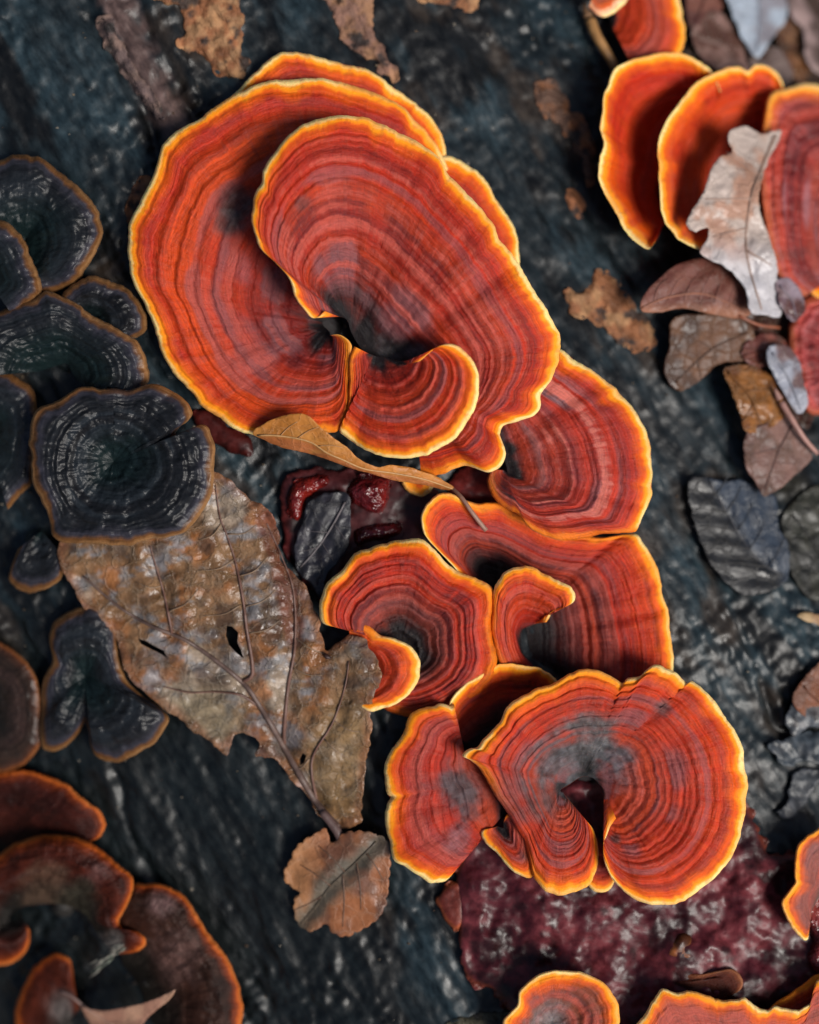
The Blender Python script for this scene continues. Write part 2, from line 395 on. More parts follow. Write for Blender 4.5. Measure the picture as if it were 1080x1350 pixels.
def fan(root, outer, inner, pal=ORANGE, mat=None, bulge=14, th=4.5, thick=14, rings=11, darkness=0.55, core=0.22, rimw=1.0, closed=False,
        spots=(), creases=(), amp=1.6, wav=2.0, name='cap', parent=None, dim=1.0, greyness=0.35, prof=1.0, edge_amp=2.0, step=2.0, mott=0.0, body=True, pinkness=0.55, wrinkle=0.0):
    """one fan of a bracket: outer = margin points (x, y, height above log[, rim strength]); inner = attachment point(s)
    with heights.  Makes the top skin, its rolled margin and the pore surface below."""
    _seed[0] += 1; sd = _seed[0]
    mat = mat or M_ORANGE
    O = np.array([(p[0], p[1], p[2], p[3] if len(p) > 3 else 1.0) for p in outer], float)
    C, L = hermite(O, closed=closed, step=step)
    if closed: C = C[:-1]
    nt_ = len(C)
    tt = np.linspace(0, 1, nt_, endpoint=not closed)
    if not hasattr(inner[0], '__len__'): inner = [inner]
    I = np.array(inner, float)
    if len(I) == 1:
        I = np.repeat(I, nt_, 0)
    else:
        if I.shape[1] == 4:
            fr, I = I[:, 0], I[:, 1:]
        else:
            fr = np.linspace(0, 1, len(I))
        I = np.stack([np.interp(tt, fr, I[:, j]) for j in range(3)], 1)
        if len(inner) > 2:
            k = max(1, nt_ // 12)
            ker = np.ones(2 * k + 1) / (2 * k + 1)
            pad = 'wrap' if closed else 'edge'
            I = np.stack([np.convolve(np.pad(I[:, j], k, mode=pad), ker, 'valid') for j in range(3)], 1)
    # margin unevenness
    arc = tt * L
    if closed:
        ca, sa = np.cos(tt * 2 * math.pi) * L / 2 / math.pi, np.sin(tt * 2 * math.pi) * L / 2 / math.pi
        w1 = fbm(ca / 26, sa / 26, sd, 3); w2 = fbm(ca / 60, sa / 60, sd + 50, 2)
    else:
        w1 = fbm(arc / 26, 0 * arc + sd, sd, 4, 0.65); w2 = fbm(arc / 60, 0 * arc + sd, sd + 50, 2)
    w3 = fbm(np.sin(tt * 6.283) * L / 200, np.cos(tt * 6.283) * L / 200, sd + 77, 4)
    dirv = C[:, :2] - I[:, :2]
    ln = np.linalg.norm(dirv, axis=1)
    un = dirv / np.maximum(ln, 1e-6)[:, None]
    C[:, :2] += un * (w1 * edge_amp)[:, None]
    C[:, 2] += w2 * wav * np.clip(ln / 60, 0.2, 1.5)
    ln = np.linalg.norm(C[:, :2] - I[:, :2], axis=1)
    lmax = np.percentile(ln, 90)
    M = int(np.clip(lmax / 1.8, 14, 190))
    v = np.linspace(0, 1, M) ** 0.9
    V_, T_ = np.meshgrid(v, tt, indexing='ij')
    A_ = T_ * L
    LN = np.broadcast_to(ln, V_.shape)
    X = I[:, 0] + (C[:, 0] - I[:, 0]) * V_
    Y = I[:, 1] + (C[:, 1] - I[:, 1]) * V_
    hl = hlog(C[:, 0], C[:, 1]); hi = hlog(I[:, 0], I[:, 1])
    zo = C[:, 2] + hl; zi = I[:, 2] + hi
    Zs = zi + (zo - zi) * V_ ** prof + bulge * np.clip(LN / lmax, 0, 1) * 4 * V_ * (1 - V_) * (0.6 + 0.8 * V_)
    edge = (1 - V_) * LN
    rim = np.broadcast_to(C[:, 3], V_.shape)
    # growth rings: a shared profile along the radius, gently wandering round the fan
    kw = max(2, int(nt_ * (0.5 if closed else 0.16)) // 2)
    ker = np.hanning(2 * kw + 3)[1:-1]; ker /= ker.sum()
    lns = np.convolve(np.pad(ln, kw, mode='wrap' if closed else 'edge'), ker, 'valid')
    rho = V_ * np.clip(LN / np.maximum(lns, 4.0), 0.45, 1.5)
    wm = sst(0.62, 1.0, V_)
    warp = fbm(A_ / 170 + sd, V_ * 1.5, sd + 3, 2) * 0.35
    s = (rho * (1 - wm) + V_ * wm) * rings * 1.3 + warp + 0.07 * fbm(A_ / 18, V_ * rings * 0.7, sd + 4, 2)
    g1 = n2(s, np.full_like(s, sd * 1.7), sd)
    g2 = n2(s * 2.6 + 5, np.full_like(s, sd * 0.7), sd + 1)
    g3 = n2(s * 0.45 + 2, np.full_like(s, sd * 0.3), sd + 2)
    saw = (s * 0.9) % 1.0
    g4 = n2(s * 4.7 + 13, np.full_like(s, sd * 0.9), sd + 5)
    ringh = g1 * 0.7 + g2 * 0.5 + g4 * 0.3 + (sst(0, 0.85, saw) - sst(0.85, 1.0, saw) - 0.4) * 0.7
    fade = np.clip(edge / 14, 0, 1) * np.clip(V_ * 5, 0, 1) * np.clip(LN / lmax * 1.3, 0.25, 1)
    radial = fbm(A_ / 7.0, V_ * 4, sd + 9, 3) * sst(0.2, 0.6, V_) + 0.6 * fbm(A_ / 24.0, V_ * 4, sd + 10, 3) * sst(0.6, 0.2, V_)
    Z = Zs + 1.3 * amp * ringh * fade + 0.35 * radial * fade + 1.6 * fbm(A_ / 40, V_ * 5, sd + 12, 3) * fade
    if wrinkle:
        Z = Z + wrinkle * (fbm(X / 16 + 0.4 * fbm(X / 30, Y / 30, sd, 2), Y / 9, sd + 60, 4) + 0.8 * fbm(X / 34, Y / 34, sd + 61, 2)) * fade
    for (f0, dep, wid) in creases:
        prof_c = np.exp(-((T_ - f0) * L * np.maximum(V_, 0.12) / wid) ** 2)
        Z -= dep * prof_c * np.clip(V_ * 3, 0, 1) * np.clip(edge / 10, 0.25, 1)
    # rolled margin
    e = np.clip(edge / th, 0, 1)
    Z = Z - th * (1 - np.sqrt(np.clip(1 - (1 - e) ** 2, 0, 1)))
    # pigment, plus painted shade that deepens the hollows of the caps
    patch = np.clip(0.85 + 0.6 * fbm(A_ / 55 + 9, s * 0.5, sd + 15, 3), 0.3, 1.25)
    c = np.broadcast_to(np.array(pal['red']), X.shape + (3,)).copy()
    c = mix(c, pal['org'], np.clip(0.45 + 0.8 * g3 + 0.3 * radial, 0, 1))
    c = mix(c, pal['dark'], sst(-0.05, 0.75, g1 + 0.25 * radial) * darkness * patch * sst(1.02, 0.7, V_))
    c = mix(c, pal['dark'], sst(0.25, 0.7, g2 + 0.2 * radial) * darkness * 0.7 * patch)
    c = mix(c, pal['dark'], sst(0.1, 0.6, g4 + 0.25 * radial) * darkness * 0.42 * patch)
    c = c * (1 + 0.16 * np.clip(n2(s * 9 + 3, A_ / 60, sd + 8), -1, 1) * sst(0.05, 0.3, V_))[..., None]
    gz = fbm(A_ / 90 + 3, V_ * 3, sd + 20, 2)
    c = mix(c, np.array(pal['dark']) * 0.7, np.clip((1 - V_) * 1.15 - 0.2, 0, 1) ** 1.3 * 0.8 * min(1.0, darkness * 1.5))  # darker toward the attachment: older tissue, and hollow shade painted in
    c = mix(c, pal['grey'], sst(0.1, 0.7, n2(s * 1.4 + 9, np.full_like(s, 3.3), sd + 6) + 0.5 * gz) * greyness * sst(1.0, 0.6, V_))
    pk = pal.get('pink')
    if pk is not None:
        c = mix(c, pk, sst(0.0, 0.6, n2(s * 1.9 + 31, np.full_like(s, 1.1), sd + 7) + 0.35 * gz + 0.3 * radial) * pinkness * sst(0.12, 0.35, V_) * sst(1.0, 0.75, V_))
    c = mix(c, pal['core'], sst(core * 1.6, core * 0.35, V_ + 0.09 * gz + 0.03 * radial))  # dark core pigment; wide cores also paint shade into hollow caps
    if mott:
        mo = fbm(X / 16, Y / 16, sd + 33, 4)
        c = c * (1 + mott * mo)[..., None]
        c = np.maximum(c, 0.002)
    for (sx, sy, sr, scol, stg) in spots:
        d2 = np.hypot(X - sx, Y - sy) / sr + 0.28 * fbm(X / 22, Y / 22, sd + 40, 4) + 0.38 * g1 - 0.12 * g2
        c = mix(c, np.array(scol) * (1 + 0.5 * np.clip(fbm(X / 7, Y / 7, sd + 41, 2), -1, 1))[..., None], sst(1.15, 0.2, d2) * stg)
    ew = edge / (rimw * pal.get('rimw', 1.0) * (1 + 0.38 * np.clip(w3, -1, 1))) + 2.0 * w1
    eo = sst(28, 11, ew) * rim * (0.8 + 0.2 * g2)
    c = mix(c, pal['e_org'], np.clip(eo, 0, 1) * sst(60, 20, ew))
    c = mix(c, pal['e_yel'], sst(13.5, 6.5, ew) * np.clip(rim, 0, 1))
    c = mix(c, pal['e_pale'], sst(6.5, 2.5, ew) * sst(0.55, 1.0, rim) * np.clip(0.85 + 0.7 * w2, 0.25, 1))
    c = mix(c, np.array(pal['dark']) * 1.5, sst(0.52, 0.7, fbm(X / 7, Y / 7, sd + 70, 3)) * sst(30, 8, edge) * 0.25)
    c = c * dim
    V3 = world_xyz(X, Y, Z).reshape(-1, 3)
    Q = grid_quads(M, nt_, closed=closed)
    # orientation: face up
    a = V3[Q[:, 0]]; nn = np.cross(V3[Q[:, 2]] - a, V3[Q[:, 3]] - V3[Q[:, 1]])
    if nn[:, 2].sum() < 0: Q = Q[:, ::-1]
    N = vnormals(V3, Q)
    bad = np.linalg.norm(N, axis=1) < 0.5
    N[bad] = (0, 0, 1)
    Cc = c.reshape(-1, 3)
    Fb = np.stack([A_ * 0.85, V_ * lmax, np.full_like(A_, sd * 13.0)], -1).reshape(-1, 3)
    ed = (edge / np.maximum(rim, 0.05)).reshape(-1)
    fe = ed[Q].mean(1); fr_ = rim.reshape(-1)[Q].mean(1)
    is_m = (fe < 17 * rimw) & (fr_ > 0.4)
    par = parent or root
    top = submesh(name, V3, Q, ~is_m, N, Cc, Fb, mat, par)
    par2 = top if (parent is None and name == 'lobe') else par
    if name == 'lobe' and top is not None: par2 = top
    submesh('margin', V3, Q, is_m, N, Cc, Fb, RIM.get(mat.name, mat), par2)
    if not body: return top
    # pore surface: from the rolled margin back to the attachment
    mv = 14; tv = np.linspace(1, 0, mv)
    idx = np.unique(np.round(np.linspace(0, nt_ - 1, max(8, nt_ // 3))).astype(int))
    Cb, Ib, lb = C[idx], I[idx], ln[idx]
    Vb = tv[:, None] * np.ones(len(idx))[None]
    Xb = Ib[:, 0] + (Cb[:, 0] - Ib[:, 0]) * Vb; Yb = Ib[:, 1] + (Cb[:, 1] - Ib[:, 1]) * Vb
    zob, zib = zo[idx], zi[idx]
    Zb = zib + (zob - zib) * Vb ** prof + bulge * np.clip(lb / lmax, 0, 1) * 4 * Vb * (1 - Vb) * (0.6 + 0.8 * Vb)
    Zb = Zb - th - (thick - th) * np.clip((1 - Vb) * lb / 30, 0, 1)
    Zb[0] = Z[-1, idx]
    Xf, Yf = Xb.copy(), Yb.copy()
    P3 = world_xyz(Xf, Yf, Zb).reshape(-1, 3)
    Qb = grid_quads(mv, len(idx), closed=closed)
    a = np.cross(P3[Qb[:, 2]] - P3[Qb[:, 0]], P3[Qb[:, 3]] - P3[Qb[:, 1]])
    if a[:, 2].sum() > 0: Qb = Qb[:, ::-1]
    quads = [Qb]; verts = [P3]; off = len(P3)
    if not closed:
        for j, jj in ((0, 0), (nt_ - 1, len(idx) - 1)):
            topc = np.stack([np.interp(tv, v, q_) for q_ in (X[:, j], Y[:, j], Z[:, j])], 1)
            botc = np.stack([Xf[:, jj], Yf[:, jj], Zb[:, jj]], 1)
            vv = np.vstack([topc, botc])
            verts.append(world_xyz(vv[:, 0], vv[:, 1], vv[:, 2]))
            k = np.arange(mv - 1)
            quads.append(np.stack([off + k, off + k + 1, off + mv + k + 1, off + mv + k], 1)); off += 2 * mv
    vv = np.vstack(verts)
    cc = np.tile(np.array(pal['e_org']) * 0.45 + np.array(pal['dark']) * 0.5, (len(vv), 1)) * dim
    mesh_obj('pore_surface', vv, quads=np.vstack(quads), mat=M_PORE, parent=par2, color=cc)
    return top

def stem(root, x, y, h, r, pal=ORANGE):
    """the tapering foot that ties a cap to the wood"""
    z1 = float(hlog(x, y)) + h; z0 = float(hlog(x, y)) - 12
    k = 9; zz = np.linspace(z0, z1, k); u = np.linspace(0, 1, k)
    p = np.stack([world_xyz(np.array(x + 0.0), np.array(y + 0.0), np.array(z)) for z in zz])
    tube('foot', p, r * S * (1.25 - 0.55 * u), M_PORE, root, sides=14, color=np.array(pal['core']) * 1.2)

def cap(label, x, y, group='orange', name='bracket_cap', h=0, r=16, pal=ORANGE, foot=True):
    p = pt(x, y, 0)
    g = GRP[group]
    root = empty(name, p, label, 'bracket fungus', g)
    if foot: stem(root, x, y, h, r, pal)
    return root

# ------------------------------------------------------------------ thin sheets: leaves, bark, crust
def seg_dist(px, py, poly, closed=True):
    P = np.asarray(poly, float)
    Q = np.roll(P, -1, 0) if closed else P[1:]
    P0 = P if closed else P[:-1]
    d = np.full(px.shape, 1e9)
    for a, b in zip(P0, Q):
        ab = b - a; L2 = max((ab ** 2).sum(), 1e-9)
        t = np.clip(((px - a[0]) * ab[0] + (py - a[1]) * ab[1]) / L2, 0, 1)
        d = np.minimum(d, np.hypot(px - a[0] - t * ab[0], py - a[1] - t * ab[1]))
    return d
def inside(px, py, poly):
    P = np.asarray(poly, float); Q = np.roll(P, -1, 0)
    r = np.zeros(px.shape, bool)
    for a, b in zip(P, Q):
        c = (a[1] > py) != (b[1] > py)
        if not np.any(c): continue
        xx = (b[0] - a[0]) * (py - a[1]) / (b[1] - a[1] + 1e-12) + a[0]
        r ^= c & (px < xx)
    return r
def idw(px, py, ctrl):
    c = np.asarray(ctrl, float)
    w = 1.0 / (np.hypot(px[..., None] - c[:, 0], py[..., None] - c[:, 1]) + 12) ** 2.4
    return (w * c[:, 2]).sum(-1) / w.sum(-1)

def sheet(name, poly, hfun, colfun, mat, parent=None, spacing=5, thick=2.5, jag=1.2, jagf=9, smooth_poly=True, holes=(), seed=1, tooth=0, toothlen=12):
    """a thin curved sheet inside an outline; hfun and colfun work on frame places (x, y)"""
    P = np.asarray(poly, float)
    if smooth_poly:
        B, L = hermite(P, closed=True, step=spacing * 0.8); B = B[:-1, :2]
    else:
        B, L = hermite(np.repeat(np.vstack([P, P[:1]]), 1, 0), closed=False, step=spacing * 0.8) if False else (None, 0)
        Pc = np.vstack([P, P[:1]]); d = np.concatenate([[0], np.cumsum(np.linalg.norm(np.diff(Pc, axis=0), axis=1))])
        g = np.arange(0, d[-1], spacing * 0.8)
        B = np.stack([np.interp(g, d, Pc[:, 0]), np.interp(g, d, Pc[:, 1])], 1); L = d[-1]
    tg = np.roll(B, -1, 0) - np.roll(B, 1, 0); nrm = np.stack([tg[:, 1], -tg[:, 0]], 1)
    nrm /= np.maximum(np.linalg.norm(nrm, axis=1, keepdims=True), 1e-9)
    k = np.arange(len(B)) * spacing * 0.8
    B = B + nrm * (jag * fbm(k / jagf, k * 0 + seed, seed, 3))[:, None]
    if tooth:
        area = 0.5 * np.sum(B[:, 0] * np.roll(B[:, 1], -1) - np.roll(B[:, 0], -1) * B[:, 1])
        sgn = 1 if area > 0 else -1
        ph = (k / toothlen) % 1.0
        B = B + nrm * (sgn * tooth * (np.sqrt(np.abs(np.sin(math.pi * ph))) - 0.6))[:, None]
    x0, y0 = B.min(0); x1, y1 = B.max(0)
    gx, gy = np.meshgrid(np.arange(x0, x1 + spacing, spacing), np.arange(y0, y1 + spacing, spacing))
    rs = np.random.RandomState(seed)
    gx = gx + rs.uniform(-.25, .25, gx.shape) * spacing; gy = gy + rs.uniform(-.25, .25, gy.shape) * spacing
    gx, gy = gx.ravel(), gy.ravel()
    ok = inside(gx, gy, B)
    gx, gy = gx[ok], gy[ok]
    ok = seg_dist(gx, gy, B) > spacing * 0.45
    hs = [np.asarray(h, float) for h in holes]
    for h in hs: ok &= ~inside(gx, gy, h) & (seg_dist(gx, gy, h) > spacing * 0.4)
    gx, gy = gx[ok], gy[ok]
    pts = [Vector(p) for p in B] + [Vector(p) for h in hs for p in h] + [Vector((a, b)) for a, b in zip(gx, gy)]
    edges = [(i, (i + 1) % len(B)) for i in range(len(B))]
    o = len(B)
    for h in hs:
        edges += [(o + i, o + (i + 1) % len(h)) for i in range(len(h))]; o += len(h)
    vo, eo, fo, *_ = delaunay_2d_cdt(pts, edges, [], 1, 1e-4)
    V2 = np.array([(p.x, p.y) for p in vo]); F = np.array([f for f in fo if len(f) == 3], int)
    cen = V2[F].mean(1)
    keep = inside(cen[:, 0], cen[:, 1], B)
    for h in hs: keep &= ~inside(cen[:, 0], cen[:, 1], h)
    F = F[keep]
    a2 = (V2[F[:, 1], 0] - V2[F[:, 0], 0]) * (V2[F[:, 2], 1] - V2[F[:, 0], 1]) - (V2[F[:, 2], 0] - V2[F[:, 0], 0]) * (V2[F[:, 1], 1] - V2[F[:, 0], 1])
    F[a2 > 0] = F[a2 > 0][:, ::-1]       # frame y points down, so clockwise here faces up
    px, py = V2[:, 0], V2[:, 1]
    z = hlog(px, py) + hfun(px, py)
    top = world_xyz(px, py, z); bot = world_xyz(px, py, z - thick)
    n = len(top)
    E = np.sort(np.vstack([F[:, [0, 1]], F[:, [1, 2]], F[:, [2, 0]]]), 1)
    D_ = np.vstack([F[:, [0, 1]], F[:, [1, 2]], F[:, [2, 0]]])
    _, inv, cnt = np.unique(E[:, 0] * n + E[:, 1], return_inverse=True, return_counts=True)
    be = D_[cnt[inv] == 1]
    walls = np.stack([be[:, 1], be[:, 0], be[:, 0] + n, be[:, 1] + n], 1)
    col = np.asarray(colfun(px, py), float)
    ob = mesh_obj(name, np.vstack([top, bot]), quads=walls, tris=np.vstack([F, F[:, ::-1] + n]), mat=mat, parent=parent, color=np.vstack([col, col * 0.9]))
    return ob

def vein(name, poly, hfun, r0, r1, colr, parent, lift=0.8, mat=None, n=None):
    C, L = hermite(np.asarray(poly, float), step=6)
    z = hlog(C[:, 0], C[:, 1]) + hfun(C[:, 0], C[:, 1]) + lift
    p = world_xyz(C[:, 0], C[:, 1], z)
    return tube(name, p, np.linspace(r0, r1, len(p)) * S, mat or M_VEIN, parent, sides=7, color=colr)

def petiole3(name, pts, r0, r1, colr, parent, mat=None):
    C, L = hermite(np.asarray(pts, float), step=5)
    z = hlog(C[:, 0], C[:, 1]) + C[:, 2]
    return tube(name, world_xyz(C[:, 0], C[:, 1], z), np.linspace(r0, r1, len(C)) * S, mat or M_VEIN, parent, sides=8, color=colr)

# ------------------------------------------------------------------ forest floor and the log
def build_floor():
    n = 121
    g = np.linspace(-1, 1, n); g = np.sign(g) * np.abs(g) ** 2.2 * 40
    X, Y = np.meshgrid(g, g)
    Z = -0.60 + 0.03 * fbm(X * 1.5, Y * 1.5, 77, 4) + 0.0 * X
    c = np.broadcast_to(np.array((0.06, 0.04, 0.025)), X.shape + (3,)).copy()
    c = mix(c, (0.12, 0.07, 0.035), sst(-0.2, 0.6, fbm(X * 4, Y * 4, 5, 4)))
    Q = grid_quads(n, n)
    m = attr_mat('leaf_litter', 0.8, 18, 0.8, 1.0, 30, bdist=0.03)
    tag(mesh_obj('forest_floor', np.stack([X, Y, Z], -1).reshape(-1, 3), quads=Q, mat=m, color=c.reshape(-1, 3)), kind='structure')
build_floor()

CRACKS = [([(104, -60), (115, 0), (135, 55), (170, 105), (195, 150), (207, 200), (222, 250)], 7, 16),
          ([(160, -60), (176, 0), (200, 50), (230, 92), (258, 118), (285, 150)], 6, 13),
          ([(222, 100), (242, 135), (262, 158), (300, 180)], 15, 18),
          ([(1005, 900), (1024, 958), (1050, 970), (1085, 962)], 7, 10),
          ([(960, 790), (985, 850), (1012, 905)], 3, 5),
          ([(150, 1000), (170, 1090), (215, 1180), (235, 1250)], 5, 9),
          ([(760, 250), (800, 320), (850, 390)], 4, 12)]

def wood_height(px, py):
    u = px * 0.5 + py * 0.866; w = px * 0.866 - py * 0.5        # along and across the grain, frame sense
    h = 7 * fbm(w / 90, u / 260, 3, 4) + 3.2 * fbm(w / 22, u / 80, 8, 4)
    gr = sst(0.0, 0.5, fbm(px / 240, py / 240, 21, 2) + 0.35 * sst(0, -500, w) + 0.1)
    h = h + (1.2 + 2.2 * gr) * fbm(px / 11, py / 11, 14, 3)
    for poly, dep, wid in CRACKS:
        d = seg_dist(px, py, poly, closed=False) + 3.0 * fbm(px / 14, py / 14, 31, 3)
        h = h - dep * np.exp(-np.maximum(d, 0) ** 2 / (wid * 0.6) ** 2) + dep * 0.35 * np.exp(-((d - wid * 1.5) / wid) ** 2)
    return h

def build_log():
    root = empty('fallen_log', world_xyz(540.0, 700.0, np.array(-2 * R)), 'wet blackened fallen log that all the bracket fungi grow from', 'log')
    s = np.concatenate([np.linspace(-7000, -1000, 40)[:-1], np.arange(-1000, 1000, 4.0), np.linspace(1000, 7000, 40)])
    a = np.concatenate([np.linspace(-math.pi, -0.72, 40)[:-1], np.arange(-0.72, 0.72, 4.0 / R), np.linspace(0.72, math.pi, 40)[:-1]])
    Sg, Ag = np.meshgrid(s, a, indexing='ij')
    x = C0[0] + AX[0] * Sg + NX[0] * R * np.sin(Ag); y = C0[1] + AX[1] * Sg + NX[1] * R * np.sin(Ag)
    z = R * np.cos(Ag) - R + CREST
    f = (DU - z) / DU
    px = W0 / 2 + x / f; py = H0 / 2 - y / f
    far = np.abs(Ag) > 0.72
    hx = np.where(far, Ag * R, px); hy = np.where(far, Sg, py)
    h = np.where(far, 9 * fbm(Ag * 14, Sg / 260, 3, 4), 0)
    inn = ~far
    h[inn] = wood_height(px[inn], py[inn])
    x = x + NX[0] * np.sin(Ag) * h; y = y + NX[1] * np.sin(Ag) * h; z = z + np.cos(Ag) * h
    V = np.stack([x, y, z], -1).reshape(-1, 3) * S
    # pigment of the wood: charcoal, with slate, brown and tan weathering that follows the grain, plus shade painted in at the lower left
    u = hx * 0.5 + hy * 0.866; w = hx * 0.866 - hy * 0.5
    c = np.broadcast_to(np.array((0.0078, 0.0122, 0.0148)), x.shape + (3,)).copy()
    c = mix(c, (0.015, 0.027, 0.034), sst(-0.1, 0.6, fbm(w / 70, u / 180, 41, 4)))
    c = mix(c, (0.004, 0.0045, 0.005), sst(0.05, 0.6, fbm(w / 45, u / 120, 42, 4)))
    c = mix(c, (0.030, 0.021, 0.015), sst(0.25, 0.7, fbm(w / 60, u / 130, 43, 4)) * 0.8)
    c = mix(c, (0.005, 0.007, 0.0075), sst(620, 1000, hy) * sst(620, 380, hx) * 0.85)  # painted shade: darkens the lower left of the log
    dcr = seg_dist(hx, hy, [(140, -40), (165, 30), (200, 110), (232, 170)], closed=False) + 9 * fbm(hx / 16, hy / 16, 44, 3)
    c = mix(c, (0.10, 0.062, 0.055), sst(30, 8, dcr) * 0.8)
    c = mix(c, (0.03, 0.027, 0.018), sst(30, 5, seg_dist(hx, hy, [(1040, 640), (1080, 700), (1075, 760)], closed=False)) * 0.6)
    Q = grid_quads(len(s), len(a), closed=True)
    aa = np.cross(V[Q[:1, 2]] - V[Q[:1, 0]], V[Q[:1, 3]] - V[Q[:1, 1]])
    cen = V[Q[0]].mean(0) - np.array([C0[0] * S + AX[0] * s[0] * S, C0[1] * S + AX[1] * s[0] * S, -R * S])
    if (aa[0] * cen).sum() < 0: Q = Q[:, ::-1]
    mesh_obj('wood', V, quads=Q, mat=M_WOOD, parent=root, color=c.reshape(-1, 3))
    # sawn ends
    for k, se in enumerate((s[0], s[-1])):
        ra = np.linspace(0, 1, 14); an = np.linspace(0, 2 * math.pi, 64, endpoint=False)
        RA, AN = np.meshgrid(ra, an, indexing='ij')
        xx = C0[0] + AX[0] * se + NX[0] * R * np.sin(AN) * RA * 0.995; yy = C0[1] + AX[1] * se + NX[1] * R * np.sin(AN) * RA * 0.995
        zz = R * np.cos(AN) * RA * 0.995 - R
        cc = np.broadcast_to(np.array((0.09, 0.06, 0.04)), xx.shape + (3,)) * (1 + 0.35 * np.sin(RA * 90))[..., None]
        mesh_obj('end_grain', np.stack([xx, yy, zz], -1).reshape(-1, 3) * S, quads=grid_quads(14, 64, closed=True, flip=bool(k)), mat=M_BARK, parent=root, color=cc.reshape(-1, 3))
    return root
LOG = build_log()

def bark_patch(poly, base, alt, seed, jag=5, h=5.0, label=None):
    B = np.asarray(poly, float)
    def hf(x, y):
        d = seg_dist(x, y, B)
        return wood_height(x, y) + sst(0, 9, d) * (h + 2.5 * fbm(x / 9, y / 9, seed, 4)) + 0.6 + 1.5 * fbm(x / 5, y / 14, seed + 2, 2)
    def cf(x, y):
        c = np.broadcast_to(np.array(base), x.shape + (3,)).copy()
        c = mix(c, alt, sst(-0.3, 0.5, fbm(x / 14, y / 14, seed + 5, 4)))
        c = mix(c, (0.02, 0.018, 0.018), sst(0.25, 0.55, fbm(x / 18, y / 18, seed + 9, 4)) * 0.9)
        return c
    o = sheet('bark_patch', poly, hf, cf, M_BARK, LOG, spacing=3.2, thick=7, jag=jag, jagf=12, seed=seed)
    if label: o['label'] = label
TAN, RUST, PINKB = (0.34, 0.18, 0.085), (0.24, 0.095, 0.04), (0.23, 0.12, 0.085)
bark_patch([(185, -20), (210, 6), (235, 12), (243, 40), (236, 62), (262, 72), (290, 98), (308, 106), (330, 88), (318, 70), (322, 30), (312, -8), (280, -30), (220, -35)], RUST, TAN, 3, label='crumbly tan rotten bark beside the crack')
bark_patch([(418, -20), (488, -20), (494, 30), (500, 58), (520, 82), (521, 104), (502, 96), (492, 78), (470, 72), (452, 50), (440, 22)], PINKB, (0.33, 0.17, 0.09), 4)
bark_patch([(545, -20), (626, -20), (627, 14), (600, 12), (575, 4), (550, 2)], RUST, TAN, 5, jag=2)
bark_patch([(703, 113), (728, 107), (746, 130), (766, 155), (786, 185), (786, 236), (775, 245), (765, 212), (742, 172), (711, 146)], (0.115, 0.062, 0.042), RUST, 6)
bark_patch([(742, 254), (756, 250), (772, 270), (765, 287), (750, 276)], RUST, (0.28, 0.11, 0.05), 7, jag=2)
bark_patch([(740, 386), (775, 380), (790, 356), (810, 364), (832, 400), (860, 424), (862, 455), (840, 465), (800, 436), (756, 410)], RUST, TAN, 8)
bark_patch([(166, 288), (174, 246), (192, 230), (204, 240), (196, 270), (184, 300)], RUST, (0.16, 0.07, 0.04), 9, jag=2)
bark_patch([(128, 30), (146, 24), (162, 62), (190, 108), (216, 152), (205, 158), (176, 118), (150, 82)], (0.105, 0.07, 0.066), (0.17, 0.11, 0.09), 10, jag=4, h=7)
bark_patch([(585, 1352), (620, 1338), (660, 1334), (690, 1352), (660, 1380), (600, 1380)], (0.05, 0.045, 0.03), (0.09, 0.08, 0.05), 12, jag=3)

# ------------------------------------------------------------------ the main rosette
c = cap('thin orange bracket sandwiched at the very top of the big rosette, only its rim showing', 450, 250, h=6, r=20)
fan(c, [(296, 150, 22), (302, 130, 24), (317, 116, 26), (333, 97, 27), (361, 74, 28), (380, 68, 28), (408, 71, 28), (450, 85, 28), (483, 92, 28), (514, 111, 27), (547, 136, 26), (569, 158, 24), (583, 183, 22), (588, 204, 20), (586, 226, 18)], (450, 245, 12), bulge=8, rings=9, wav=1.2)
c = cap('narrow orange bracket rim peeping out on the right behind the rosette', 560, 320, h=6, r=18)
fan(c, [(560, 214, 26), (586, 205, 27), (600, 208, 28), (619, 219, 29), (639, 236, 30), (650, 258, 30), (669, 286, 29), (679, 305, 28), (683, 328, 27), (685, 350, 26), (680, 372, 24)], (545, 330, 10), bulge=8, rings=9, wav=1.0)

c = cap('largest orange bracket, wide left sweep of the spiral rosette with a curled lower lobe', 425, 430, h=14, r=26)
fan(c, [(592, 222, 40), (580, 198, 44), (561, 172, 48), (533, 144, 50), (492, 121, 52), (450, 108, 52), (400, 103, 52), (350, 107, 52), (314, 122, 52), (283, 142, 52), (256, 161, 52), (222, 181, 52),
        (211, 200, 52), (203, 228, 50), (186, 261, 48), (171, 292, 46), (168, 317, 46), (168, 338, 46), (175, 372, 46), (192, 402, 46), (206, 441, 46), (217, 474, 47), (233, 497, 48), (253, 516, 50),
        (267, 536, 52), (289, 552, 54), (311, 567, 56), (335, 573, 58), (365, 570, 62, .9), (400, 566, 66, .8), (430, 570, 70, .7), (447, 566, 72, .45), (457, 545, 72, .4), (459, 515, 71, .45), (462, 488, 74, .6),
        (465, 463, 78, .8), (461, 450, 78, .9), (448, 441, 75, .9), (434, 442, 69, .8)],
    [(0, 455, 380, 22), (0.25, 430, 385, 20), (0.55, 424, 428, 22), (0.8, 434, 436, 34), (0.9, 436, 440, 44), (1, 434, 443, 52)], bulge=20, rings=9, greyness=0.55, darkness=0.6, core=0.12, amp=2.2, th=5.5,
    spots=[(315, 268, 26, (0.05, 0.045, 0.045), 0.85), (300, 290, 18, (0.07, 0.06, 0.06), 0.7)])
